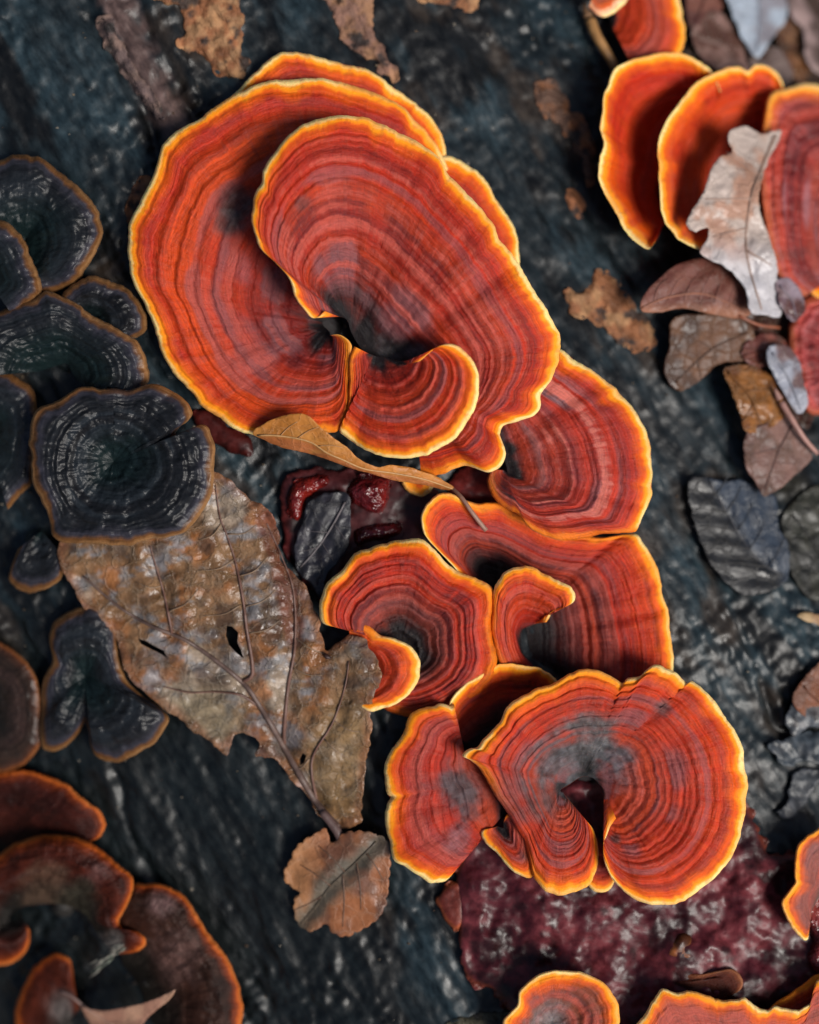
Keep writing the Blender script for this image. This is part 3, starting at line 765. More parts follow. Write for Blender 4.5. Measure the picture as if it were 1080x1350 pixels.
fan(c, [(466, 456, 80, 0.7), (462, 470, 80, 0.5), (460, 495, 78, 0.35), (459, 525, 77, 0.35), (455, 552, 76, 0.45), (447, 566, 76, 0.7), (452, 575, 77), (466, 584, 78), (481, 592, 82.9), (511, 602, 93.7), (533, 605, 102.5), (561, 600, 113.8), (589, 586, 125.1), (614, 562, 133),
        (628, 534, 137), (632, 503, 141), (626, 481, 144), (614, 464, 146), (598, 453, 145.5), (582, 455, 139.3), (567, 465, 129.4, 0.9), (554, 476, 118, 0.7)],
    [(0, 486, 466, 74), (0.3, 496, 470, 70), (0.7, 512, 472, 76), (1, 535, 482, 100)], name='lobe', bulge=12, rings=8, greyness=0.5, darkness=0.5, core=0.14, amp=2.0, th=5)

c = cap('upper middle orange bracket of the rosette, lying over the largest one and its right side', 480, 430, h=20, r=24)
fan(c, [(428, 410, 104, 0.5), (420, 417, 108), (411, 419, 110), (402, 410, 112), (389, 391, 115), (378, 363, 118), (361, 344, 120), (344, 328, 122), (336, 308, 124), (332, 286, 125), (337, 256, 126), (344, 240, 126), (347, 222, 126),
        (367, 194, 125), (386, 175, 124), (406, 161, 122), (428, 154, 120), (450, 151, 118), (478, 154, 116), (500, 161, 114), (528, 175, 111), (556, 189, 113.1), (575, 206, 117.1), (594, 231, 120.1), (625, 264, 126.9), (650, 294, 131.8),
        (661, 317, 133), (681, 342, 130), (700, 375, 128), (720, 405, 126), (736, 440, 112), (737, 470, 111), (727, 499, 110), (715, 519, 109), (712, 535, 108), (703, 549, 107), (683, 556, 104), (665, 560, 98), (658, 570, 95.4), (662, 583, 98), (667, 597, 99),
        (661, 613, 99), (647, 622, 94.9), (633, 620, 89.5), (617, 615, 82.4), (600, 618, 73, 0.8), (580, 626, 60.7, 0.5), (555, 625, 48.8, 0.4)],
    [(0, 446, 417, 72), (0.2, 458, 420, 56), (0.42, 464, 442, 48), (0.55, 486, 474, 48), (0.7, 518, 492, 54), (0.9, 545, 506, 56), (1, 548, 528, 50)], bulge=30, rings=13, greyness=0.6, darkness=0.65, pinkness=0.75, core=0.2, amp=1.7, th=5.5, wav=2.0,
    creases=[(0.615, 5, 12), (0.86, 5, 16)], spots=[(508, 468, 24, (0.045, 0.04, 0.042), 0.9), (400, 270, 14, (0.08, 0.05, 0.05), 0.6), (552, 467, 16, (0.06, 0.045, 0.05), 0.8)])
c = cap('tiny orange bracket tip just under the curled orange leaf', 555, 625, h=4, r=8)
fan(c, [(530, 634, 24), (534, 643, 25), (543, 650, 25), (555, 653, 25), (567, 648, 24), (572, 638, 22)], (553, 622, 16), bulge=4, rings=3, wav=0.5)

c = cap('orange bracket with purple-grey rings tucked under the right side of the rosette', 675, 620, h=18, r=22)
fan(c, [(690, 452, 74), (715, 452, 76), (739, 462, 78), (756, 472, 79), (778, 487, 79), (797, 501, 79), (817, 517, 79), (836, 541, 79), (850, 563, 78), (857, 586, 77), (859, 613, 76), (859, 641, 76), (861, 652, 76), (851, 674, 75), (843, 688, 74), (838, 701, 74, 0.5),
        (815, 703, 78, 0.3), (794, 704, 80, 0.3), (772, 709, 82, 0.35), (744, 713, 83, 0.4), (717, 706, 83, 0.45), (697, 695, 82, 0.45), (686, 680, 80, 0.4), (672, 671, 74, 0.35), (658, 662, 68, 0.3), (647, 648, 62, 0.3), (642, 632, 56, 0.2), (647, 618, 50, 0.1)],
    [(0, 655, 560, 46), (0.3, 664, 600, 44), (0.55, 670, 624, 42), (1, 664, 620, 40)], pal=dict(ORANGE, dark=(0.15, 0.030, 0.036), red=(0.40, 0.030, 0.014), pink=(0.50, 0.12, 0.09)), bulge=28, rings=9, greyness=0.95, darkness=0.5, pinkness=1.0, core=0.09, amp=2.2, th=5.5, creases=[(0.2, 4, 10), (0.52, 5, 9)],
    spots=[(664, 640, 26, (0.05, 0.02, 0.024), 0.8)])

c = cap('broad orange bracket with a dark hollow middle below the purple-ringed one', 665, 800, h=6, r=24)
fan(c, [(640, 800, 28, 0.4), (615, 770, 38, 0.8), (598, 748, 48), (578, 726, 56), (559, 704, 60), (556, 684, 62), (564, 665, 64), (578, 653, 64), (594, 650, 63), (608, 656, 60), (622, 661, 56, 0.7), (661, 664, 49, 0.5), (690, 678, 42, 0.4), (730, 700, 40, 0.4), (790, 708, 42, 0.5), (826, 704, 46, 0.7),
        (840, 706, 49), (850, 720, 50), (867, 748, 51), (871, 765, 51), (872, 784, 51), (880, 804, 51), (883, 823, 50), (886, 851, 49), (887, 879, 48), (884, 910, 44), (868, 940, 36)],
    [(0, 650, 790, 8), (0.2, 648, 765, 6), (0.4, 665, 770, 4), (0.6, 690, 800, 2), (0.8, 695, 835, 0), (1, 700, 870, 0)], bulge=10, rings=11, greyness=0.3, darkness=0.75, core=0.42, amp=2.0, th=5, prof=1.15,  # wide dark core paints the shade of the hollow into the skin
    creases=[(0.62, 3, 9), (0.8, 4, 8)])

c = cap('scarlet bracket left in the middle row, its flap touching the big dead leaf', 530, 850, h=12, r=20)
fan(c, [(500, 838, 46, .5), (470, 828, 52, .6), (440, 826, 56, .8), (424, 820, 58), (421, 804, 58), (425, 784, 58), (433, 765, 58), (453, 748, 58), (469, 730, 58), (492, 721, 58), (519, 714, 58), (547, 709, 58), (561, 713, 58), (578, 729, 58), (594, 746, 59), (605, 754, 60), (628, 761, 62),
        (644, 769, 64), (651, 778, 65, .7), (651, 801, 62, .4), (648, 829, 58, .3), (655, 868, 50, .4), (645, 900, 38, .2), (610, 930, 24, .2), (565, 945, 16, .2), (530, 945, 14, .2), (500, 930, 14, .1), (488, 905, 14, .1)],
    [(0, 515, 846, 26), (0.4, 528, 852, 22), (0.75, 534, 858, 18), (1, 515, 880, 10)], bulge=18, rings=9, greyness=0.35, darkness=0.75, core=0.4, amp=2.2, th=5, mott=0.12)
fan(c, [(460, 822, 50, .4), (483, 824, 52, .5), (500, 836, 54, .7), (525, 843, 56), (542, 852, 56), (552, 870, 55), (552, 895, 53), (544, 912, 51), (525, 926, 49), (506, 934, 47), (490, 938, 45), (470, 930, 40, .6)], [(0, 462, 860, 24), (0.5, 470, 880, 20), (1, 464, 905, 20)],
    name='lobe', bulge=14, rings=5, greyness=0.1, darkness=0.3, core=0.1, th=5)
fan(c, [(664, 889, 30, .1), (654, 866, 42, .2), (648, 830, 56, .25), (649, 800, 62, .35), (651, 779, 66, .8), (657, 765, 70), (667, 754, 73), (683, 748, 75), (703, 748, 75), (717, 757, 74), (733, 765, 73), (750, 773, 73), (759, 784, 72), (755, 795, 70), (742, 799, 66), (731, 804, 60), (722, 820, 50, .6)],
    [(0, 705, 880, 2), (0.3, 688, 860, 8), (0.6, 686, 830, 12), (1, 706, 822, 24)], name='lobe', bulge=16, rings=7, greyness=0.25, darkness=0.5, core=0.1, th=5, amp=2)

# ------------------------------------------------------------------ the lower cluster
c = cap('orange bracket with a charcoal hairy patch at the left of the lower cluster', 632, 1040, h=18, r=20)
fan(c, [(598, 926, 45, .6), (592, 929, 46), (582, 927, 48), (571, 932, 49), (554, 935, 50), (540, 945, 50), (532, 967, 50), (515, 992, 50), (507, 1009, 50), (506, 1031, 50), (510, 1047, 50), (514, 1051, 49), (511, 1059, 50), (508, 1081, 51), (515, 1112, 52), (521, 1134, 52),
        (540, 1146, 53), (557, 1159, 53), (568, 1165, 53), (587, 1162, 53), (601, 1146, 52), (612, 1126, 50), (621, 1106, 47, .8), (626, 1090, 44, .5)],
    [(0, 612, 1000, 40), (0.25, 645, 1010, 38), (0.5, 672, 1040, 36), (0.8, 668, 1070, 36), (1, 652, 1088, 36)], bulge=16, rings=7, greyness=0.35, darkness=0.45, core=0.12, amp=1.8, th=5, creases=[(0.48, 3, 9)],
    spots=[(615, 1040, 42, (0.055, 0.05, 0.055), 0.92), (600, 1105, 20, (0.15, 0.09, 0.10), 0.6)])
fan(c, [(582, 950, 38, .3), (590, 932, 42, .7), (595, 922, 44), (601, 912, 46), (615, 901, 48), (634, 889, 50), (646, 881, 50), (668, 875, 50), (693, 877, 49), (712, 882, 47), (729, 892, 45), (738, 903, 40), (742, 920, 34)],
    [(0, 625, 990, 6), (0.5, 662, 985, -8), (1, 700, 960, -6)], name='lobe', bulge=-14, rings=6, greyness=0.05, darkness=0.7, core=0.45, th=5)

c = cap('largest round bracket of the lower cluster, with a charcoal centre and hanging lobes', 772, 1010, h=26, r=26)
fan(c, [(750, 1056, 62, .6), (758, 1065, 68), (772, 1081, 74), (783, 1095, 77), (789, 1122, 79), (787, 1144, 79), (778, 1164, 78), (764, 1174, 77), (742, 1180, 76), (722, 1178, 75), (711, 1166, 74, .8), (703, 1152, 73, .4), (697, 1130, 73, .1), (688, 1104, 73, 0), (672, 1078, 73, 0), (655, 1050, 76, .1), (632, 1014, 80, 0.4), (619, 1002, 82, 0.7), (608, 996, 84), (618, 987, 86), (629, 984, 87), (640, 970, 89), (657, 956, 90), (671, 931, 91), (690, 917, 91), (712, 906, 91), (732, 901, 91), (751, 889, 92), (773, 882, 92), (794, 886, 91), (806, 893, 90), (820, 901, 89), (828, 894, 90),
        (844, 891, 91), (853, 882, 92), (864, 876, 93), (878, 880, 93), (891, 888, 92), (905, 902, 91), (912, 898, 91), (930, 911, 91), (947, 930, 90), (961, 952, 90), (977, 977, 90), (983, 1002, 90), (985, 1030, 90), (984, 1058, 90), (983, 1078, 91), (972, 1111, 92), (956, 1142, 93), (928, 1169, 95), (900, 1189, 96),
        (872, 1194, 97), (844, 1189, 97), (822, 1175, 97), (806, 1158, 96), (797, 1136, 94), (796, 1117, 92), (803, 1096, 88, 0.8), (812, 1078, 82, 0.5)],
    [(0, 744, 1046, 58), (0.15, 736, 1042, 58), (0.3, 748, 1036, 54), (0.5, 768, 1022, 46), (0.8, 784, 1026, 46), (1, 800, 1048, 50)], bulge=20, rings=10, greyness=0.6, darkness=0.5, core=0.1, amp=2.3, th=5.5, wav=2.5, mott=0.1,
    spots=[(668, 1050, 46, (0.12, 0.05, 0.05), 0.6), (722, 1056, 40, (0.06, 0.045, 0.045), 0.8), (770, 995, 64, (0.07, 0.075, 0.08), 0.95), (735, 1005, 46, (0.075, 0.07, 0.075), 0.85), (815, 1010, 38, (0.07, 0.075, 0.085), 0.85), (775, 962, 40, (0.09, 0.085, 0.085), 0.7), (873, 934, 16, (0.10, 0.08, 0.08), 0.7), (812, 1106, 8, (0.04, 0.03, 0.03), 0.8), (776, 1012, 20, (0.012, 0.012, 0.013), 1.0)])  # the black centre spot paints in the darkness of the pit
fan(c, [(646, 1092, 50, .4), (634, 1096, 54), (641, 1109, 56), (657, 1126, 58), (671, 1145, 59), (684, 1153, 60), (701, 1157, 60, .7), (705, 1137, 60, .4), (703, 1109, 61, .4), (697, 1084, 61, .4), (683, 1070, 60, .4), (668, 1074, 56, .4)],
    [(0, 656, 1090, 46), (0.5, 664, 1092, 46), (1, 664, 1084, 46)], name='lobe', bulge=10, rings=5, greyness=0.4, darkness=0.5, core=0.25, th=4.5, spots=[(694, 1130, 12, (0.06, 0.04, 0.04), 0.7)])
fan(c, [(770, 1150, 40, .8), (776, 1169, 42), (789, 1177, 43), (806, 1170, 43), (815, 1150, 42)], (793, 1090, 30), name='lobe', bulge=8, rings=4, greyness=0.1, darkness=0.4, core=0.2, th=4)

# ------------------------------------------------------------------ black old caps on the left
GD = 'dark'
def dcap(label, x, y, outer, inner, h=6, r=14, **kw):
    c = cap(label, x, y, group='dark', h=h, r=r, pal=DARK)
    kw['bulge'] = kw.get('bulge', 12) * 2.2; kw.setdefault('wrinkle', 2.4); kw['amp'] = kw.get('amp', 1.6) * 0.6; kw['wav'] = 5.0; kw.setdefault('rings', 6); kw.setdefault('greyness', 0.7); kw.setdefault('darkness', 0.8)
    fan(c, outer, inner, pal=DARK, mat=M_WETCAP, edge_amp=2.4, rimw=kw.pop('rimw', 0.85), **kw)
    return c
dcap('black bracket with a bluish band and tan rim, topmost on the left edge', 35, 310,
     [(-70, 330, 20), (-55, 260, 24), (-28, 225, 28), (0, 211, 30), (22, 205, 30), (50, 208, 30), (72, 221, 30), (100, 243, 30), (119, 262, 30), (130, 282, 30), (135, 307, 30), (130, 329, 30), (119, 348, 31), (103, 368, 32), (80, 382, 32), (55, 386, 30)], [(0, 10, 320, 10), (0.5, 36, 312, 10), (1, 30, 340, 14)], bulge=12, core=0.5, th=5)
dcap('half hidden black bracket cut off by the frame, second down the left edge', -20, 360,
     [(-60, 300, 40), (-30, 284, 42), (0, 290, 44), (17, 298, 44), (33, 318, 44), (44, 343, 44), (53, 368, 44), (54, 386, 44), (44, 400, 42), (20, 420, 38)], (-22, 362, 24), bulge=10, core=0.45, th=5)
dcap('small black tilted bracket wedged below the topmost one and beside the rosette', 120, 415,
     [(80, 392, 36), (92, 378, 38), (111, 367, 38), (122, 363, 38), (147, 370, 37), (167, 381, 36), (186, 401, 34), (194, 423, 33), (190, 438, 32), (174, 448, 32), (150, 450, 30)], (115, 425, 18), bulge=10, core=0.3, th=5)
dcap('ribbed black bracket with a ragged tan rim, third down the left side', 90, 475,
     [(-60, 500, 40), (-45, 440, 44), (-20, 415, 48), (0, 409, 50), (17, 400, 50), (36, 398, 50), (53, 388, 50), (64, 384, 50), (89, 395, 50), (111, 407, 50), (130, 418, 50), (155, 434, 50), (178, 448, 49), (191, 468, 48), (197, 490, 46), (194, 505, 44), (180, 525, 40), (150, 540, 34)], [(0, 50, 490, 22), (0.5, 88, 478, 22), (1, 100, 500, 20)], bulge=12, core=0.5, rings=8, amp=2.6, th=5)
dcap('shadowed black bracket at the left edge behind the big round black one', -20, 570,
     [(-60, 500, 30), (-20, 485, 32), (10, 490, 34), (26, 498, 36), (40, 508, 36), (48, 525, 36), (52, 555, 34), (46, 600, 32), (38, 640, 30), (10, 670, 28)], (-20, 575, 14), bulge=10, core=0.5, th=5)
c = dcap('large round black bracket with concentric grey rings lying over the big dead leaf', 150, 610,
     [(150, 512, 76, .5), (131, 514, 78), (119, 511, 80), (103, 512, 82), (89, 520, 82), (69, 529, 81), (50, 540, 80), (40, 555, 80), (38, 583, 79), (42, 599, 79), (42, 630, 78), (52, 658, 78), (64, 682, 78), (69, 702, 78), (81, 713, 78), (111, 716, 78), (150, 717, 78), (178, 717, 78), (211, 710, 77), (242, 702, 77), (258, 686, 76),
      (275, 661, 76), (282, 636, 76), (284, 605, 76), (283, 586, 76), (276, 564, 76), (266, 559, 75), (256, 564, 72), (243, 571, 66, .6), (232, 573, 62, .4), (238, 562, 66, .6), (247, 556, 72), (255, 543, 76), (245, 527, 77), (222, 513, 77), (204, 508, 76), (186, 510, 75), (168, 514, 74, .5)], (150, 608, 46), closed=True, bulge=10, core=0.35, rings=7, th=5, h=30, r=24, greyness=0.9, amp=2.4)
dcap('small black bracket hanging low below the big round black one', 50, 710,
     [(22, 725, 24), (14, 750, 26), (12, 764, 26), (25, 777, 26), (42, 782, 26), (64, 774, 26), (80, 762, 26), (90, 740, 24)], (55, 700, 16), bulge=8, core=0.2, th=4.5, rings=4)
c = dcap('two lobed dark bracket with an orange-brown rim under the left edge of the dead leaf', 115, 890,
     [(150, 815, 26, .6), (125, 795, 28, .7), (103, 799, 30), (83, 810, 30), (68, 824, 30), (65, 846, 30), (67, 871, 30), (58, 893, 30), (55, 915, 30), (53, 938, 30), (52, 965, 30), (56, 985, 30), (72, 990, 30), (89, 982, 30), (103, 966, 28), (112, 952, 24, .5), (117, 965, 26), (119, 982, 28), (126, 994, 30), (144, 1003, 31), (167, 1001, 31), (190, 989, 31), (209, 971, 30), (222, 948, 29), (206, 930, 28), (186, 916, 27), (168, 895, 26), (156, 860, 25), (153, 835, 25)],
     (112, 892, 14), bulge=14, core=0.35, rings=6, th=4.5, closed=True)
c = cap('brownish dark bracket cut off by the left edge beside the two lobed dark one', -20, 930, group='dark', h=6, r=14, pal=BROWN)
fan(c, [(-60, 850, 22), (-25, 842, 24), (0, 846, 25), (17, 856, 25), (36, 874, 25), (49, 896, 25), (53, 916, 25), (55, 945, 25), (52, 985, 25), (37, 1004, 25), (17, 1014, 25), (0, 1018, 24), (-40, 1020, 20)], (-20, 930, 12), pal=dict(BROWN, red=(0.02, 0.013, 0.010), org=(0.03, 0.016, 0.011), dark=(0.010, 0.008, 0.007), e_pale=(0.2, 0.08, 0.03), e_yel=(0.13, 0.04, 0.012), e_org=(0.05, 0.02, 0.012)), mat=M_WETCAP, bulge=16, core=0.5, rings=3, th=4.5, wrinkle=2, darkness=0.4)

# ------------------------------------------------------------------ brown caps at the lower left
def bcap(label, x, y, h=10, r=16):
    return cap(label, x, y, group='brown', h=h, r=r, pal=BROWN)
c = bcap('flat chestnut bracket with a bright rim at the left edge, uppermost of the brown ones', -10, 1100)
fan(c, [(-60, 1050, 22), (-35, 1028, 26), (0, 1018, 28), (32, 1015, 28), (65, 1023, 28), (91, 1037, 28), (113, 1055, 28), (130, 1068, 28), (139, 1084, 28), (134, 1101, 28), (120, 1110, 28), (95, 1125, 20, .5)], [(0, -30, 1115, 12), (1, 20, 1130, 8)], pal=BROWN, mat=M_BROWN, bulge=16, rings=2, darkness=0.5, core=0.1, th=5, greyness=0.1, mott=0.3, wrinkle=1.4, amp=0.8)
c = bcap('horseshoe shaped brown bracket with a mossy grey middle at the left edge', 85, 1190, h=20)
fan(c, [(40, 1228, 54, .8), (37, 1250, 56), (20, 1268, 58), (0, 1273, 58), (-30, 1268, 56), (-55, 1220, 54), (-40, 1160, 54), (-20, 1135, 54), (0, 1125, 54), (19, 1112, 54), (45, 1103, 54), (84, 1102, 54), (113, 1109, 54), (139, 1125, 54), (162, 1143, 53), (175, 1162, 52), (172, 1185, 50), (162, 1204, 48), (157, 1215, 48), (165, 1227, 48), (181, 1228, 48), (193, 1238, 47), (190, 1251, 46), (174, 1257, 44, .5), (150, 1258, 40, .2)],
    [(0, 32, 1212, 44), (0.2, 8, 1215, 44), (0.35, 20, 1195, 40), (0.6, 75, 1190, 36), (0.75, 110, 1200, 34), (1, 130, 1235, 30)], pal=BROWN, mat=M_BROWN, bulge=30, rings=3, darkness=0.4, core=0.3, th=5, greyness=0.6, mott=0.45, wrinkle=2.6, amp=1.0,
    spots=[(60, 1165, 36, (0.085, 0.05, 0.032), 0.6), (130, 1150, 22, (0.10, 0.045, 0.04), 0.6), (105, 1185, 30, (0.03, 0.026, 0.018), 0.9), (150, 1250, 22, (0.12, 0.11, 0.10), 0.8)])
c = bcap('large dark brown bracket curving round to the bottom edge, right of the horseshoe one', 200, 1290)
fan(c, [(150, 1200, 26, .5), (172, 1167, 30), (194, 1164, 32), (220, 1168, 32), (243, 1181, 32), (259, 1201, 32), (273, 1227, 32), (288, 1246, 32), (302, 1269, 32), (314, 1298, 32), (319, 1321, 32), (320, 1350, 32), (316, 1385, 30), (290, 1420, 26)], [(0, 160, 1270, 12), (0.5, 185, 1300, 8), (1, 200, 1350, 8)], pal=dict(BROWN, red=(0.028, 0.012, 0.008), org=(0.04, 0.014, 0.008)), mat=M_BROWN, bulge=32, rings=4, darkness=0.5, core=0.3, th=5, greyness=0.3, mott=0.4, wrinkle=2.2, amp=1.0, creases=[(0.42, -4, 10)],
    spots=[(212, 1192, 22, (0.16, 0.09, 0.085), 0.6), (235, 1260, 34, (0.13, 0.07, 0.06), 0.5)])
c = bcap('small upright brown bracket lobe at the bottom edge beside the pointed leaf', 85, 1350)
fan(c, [(30, 1410, 26), (21, 1375, 30), (20, 1350, 34), (21, 1327, 36), (29, 1305, 38), (42, 1279, 38), (58, 1262, 38), (75, 1256, 38), (90, 1261, 37), (95, 1275, 35), (98, 1300, 30, .4), (105, 1330, 22, .2)], [(0, 80, 1380, 14), (1, 95, 1340, 14)], pal=BROWN, mat=M_BROWN, bulge=18, rings=2, darkness=0.3, core=0.3, th=5, greyness=0.3, mott=0.4, wrinkle=1.6, amp=0.8, spots=[(78, 1325, 26, (0.10, 0.085, 0.08), 0.7)])

# ------------------------------------------------------------------ caps at the bottom and right edges
c = cap('round reddish brown bracket with a grey dimple at the bottom edge', 728, 1350, h=26, r=20)
PB = dict(ORANGE, red=(0.19, 0.05, 0.035), org=(0.24, 0.06, 0.03), dark=(0.12, 0.03, 0.022))
fan(c, [(663, 1350, 58), (671, 1336, 59), (682, 1325, 60), (685, 1306, 60), (702, 1289, 60), (721, 1282, 60), (741, 1279, 60), (766, 1282, 60), (793, 1294, 60), (810, 1313, 60), (817, 1330, 60), (817, 1352, 60), (812, 1390, 58), (770, 1430, 56), (715, 1425, 56), (672, 1395, 57)], (727, 1350, 34), pal=PB, closed=True, bulge=4, rings=5, darkness=0.35, core=0.05, th=4.5, greyness=0.3, spots=[(728, 1350, 30, (0.16, 0.14, 0.14), 0.8)])
c = cap('wide rippled reddish bracket along the bottom edge at the right', 960, 1400, h=20, r=24)
fan(c, [(815, 1400, 60), (838, 1352, 62), (852, 1333, 64), (863, 1314, 65), (874, 1303, 65), (891, 1307, 65), (911, 1307, 65), (933, 1312, 65), (952, 1318, 65), (980, 1314, 65), (991, 1322, 64), (1011, 1331, 64), (1024, 1325, 64), (1047, 1331, 64), (1063, 1325, 65), (1072, 1317, 66), (1074, 1300, 67), (1081, 1291, 68), (1110, 1286, 68), (1140, 1310, 66)], [(0, 900, 1440, 30), (0.5, 970, 1430, 30), (1, 1100, 1400, 34)], pal=dict(ORANGE, red=(0.30, 0.07, 0.055), org=(0.36, 0.085, 0.05), dark=(0.2, 0.04, 0.035)), bulge=10, rings=6, darkness=0.3, core=0.1, th=4.5, greyness=0.45, edge_amp=3)
c = cap('orange bracket edge glimpsed behind the rippled one in the bottom right corner', 1040, 1330, h=10, r=14)
fan(c, [(1000, 1345, 34, .5), (1020, 1325, 36, .6), (1038, 1313, 37, .6), (1056, 1300, 38, .6), (1075, 1285, 38, .6), (1100, 1280, 36, .6)], (1060, 1370, 20), bulge=8, rings=3, darkness=0.2, core=0.1, th=4)
c = cap('tall narrow mauve bracket with a bright orange rim at the right edge', 1090, 1170, h=10, r=14)
fan(c, [(1120, 1090, 56), (1095, 1086, 58), (1080, 1093, 60), (1062, 1106, 60), (1051, 1119, 60), (1048, 1147, 60), (1047, 1164, 60), (1036, 1181, 60), (1031, 1192, 60), (1036, 1208, 59), (1047, 1228, 58), (1060, 1239, 56), (1066, 1236, 54), (1062, 1222, 50, .7)], [(0, 1110, 1150, 40), (0.5, 1090, 1165, 38), (1, 1068, 1205, 40)], pal=dict(ORANGE, red=(0.26, 0.09, 0.075), org=(0.28, 0.09, 0.07), core=(0.09, 0.06, 0.05)), bulge=4, rings=3, darkness=0.15, core=0.1, th=4, greyness=0.2)
c = cap('flat dark chestnut bracket lip lying in the shade above the rippled one', 900, 1315, h=4, r=14)
fan(c, [(820, 1300, 14, .1), (860, 1290, 20, .2), (900, 1284, 26, .4), (938, 1281, 30, .8), (961, 1277, 32), (974, 1284, 32), (981, 1296, 32), (973, 1308, 31), (945, 1318, 28, .5)], [(0, 850, 1330, 6), (1, 900, 1330, 8)], pal=dict(BROWN, e_pale=(0.3, 0.12, 0.06), e_yel=(0.2, 0.06, 0.02), e_org=(0.14, 0.035, 0.015)), mat=M_BROWN, bulge=8, rings=3, darkness=0.3, core=0.05, th=4)

# ------------------------------------------------------------------ blurred caps at the top right
c = cap('orange bracket with a pale rim standing at the top edge above the cupped pair', 810, 10, h=20, r=16)
fan(c, [(878, -60, 66), (893, -20, 68), (900, 17, 68), (902, 42, 68), (898, 64, 66), (886, 84, 62), (862, 98, 54, .6), (835, 90, 44, .3)], [(0, 800, -30, 30), (1, 805, 30, 24)], bulge=14, rings=5, darkness=0.3, core=0.1, th=6, greyness=0.4)
c = cap('white edged scrap of orange bracket at the top edge above the golden twig', 790, -20, h=40, r=10)
fan(c, [(776, 10, 78, .4), (787, 20, 82, .5), (798, 22, 84), (813, 14, 86), (826, 1, 86), (838, -20, 84)], (790, -30, 62), bulge=6, rings=3, darkness=0.1, core=0.05, th=5, pal=dict(ORANGE, red=(0.5, 0.12, 0.05), e_yel=(0.9, 0.6, 0.35)))
c = cap('left hand cupped orange bracket of the upright pair at the top right', 905, 235, h=4, r=20)
fan(c, [(950, 120, 86), (938, 93, 92), (919, 79, 96), (899, 70, 98), (883, 69, 98), (852, 74, 98), (827, 81, 98), (809, 92, 98), (799, 119, 98), (794, 144, 98), (790, 167, 97), (796, 189, 96), (791, 210, 96), (790, 232, 95), (795, 252, 94), (811, 281, 92), (823, 303, 90), (839, 319, 88), (855, 327, 86), (864, 319, 84, .7)],
    [(0, 940, 170, 4), (0.4, 905, 225, -8), (0.8, 880, 265, -6), (1, 878, 290, 10)], bulge=-12, rings=6, darkness=0.25, core=0.12, th=6.5, prof=1.5, greyness=0.05, rimw=1.0)
c = cap('middle cupped orange bracket of the upright pair, half covered by the pale oak leaf', 985, 230, h=8, r=20)
fan(c, [(1034, 150, 92, .6), (1033, 118, 98), (1025, 98, 102), (1011, 89, 104), (997, 86, 104), (986, 92, 105), (972, 87, 105), (947, 94, 105), (919, 109, 105), (899, 134, 105), (877, 164, 105), (868, 189, 105), (869, 222, 105), (872, 264, 104), (877, 289, 102), (888, 307, 100), (902, 319, 98), (919, 327, 95), (940, 332, 90), (960, 330, 82)],
    [(0, 1015, 180, 30), (0.4, 985, 205, 4), (0.75, 955, 250, -4), (1, 960, 290, 10)], bulge=-10, rings=7, darkness=0.25, core=0.1, th=6.5, prof=1.35, greyness=0.05)
c = cap('pinkish orange bracket cut off by the right edge, beside the pale oak leaf', 1075, 270, h=20, r=24)
fan(c, [(1060, 392, 60, .1), (1030, 372, 68, .1), (1012, 320, 80, .1), (1004, 260, 88, .1), (1003, 200, 94, .1), (1008, 150, 100, .5), (1013, 132, 104), (1020, 122, 106), (1041, 116, 108), (1058, 111, 108), (1080, 111, 108), (1120, 118, 104), (1160, 160, 96)], [(0, 1110, 360, 60), (0.5, 1130, 300, 54), (1, 1150, 280, 54)], pal=PINK, mat=M_PINK, bulge=18, rings=9, darkness=0.75, core=0.1, th=6, greyness=0.7, wrinkle=2.5, amp=2.4, mott=0.25)
c = cap('red bracket with a yellow lip low on the right edge under the pinkish one', 1080, 330, h=12, r=16)
fan(c, [(1025, 330, 40, .1), (1035, 350, 50, .3), (1053, 366, 56), (1066, 382, 58), (1080, 394, 58), (1110, 400, 56)], (1085, 300, 30), bulge=8, rings=3, darkness=0.3, core=0.1, th=5)
c = cap('rose red bracket mass at the right edge below the brown leaf', 1085, 470, h=10, r=24)
fan(c, [(1100, 380, 44, .1), (1062, 390, 46, .1), (1044, 420, 48, .1), (1040, 455, 48, .1), (1046, 490, 48, .1), (1052, 525, 46, .1), (1070, 545, 44, .1), (1110, 550, 40, .1)], (1140, 470, 40), pal=dict(PINK, red=(0.30, 0.035, 0.035), org=(0.36, 0.05, 0.045)), mat=M_PINK, bulge=16, rings=5, darkness=0.7, core=0.02, th=6, greyness=0.5, wrinkle=4, mott=0.4)
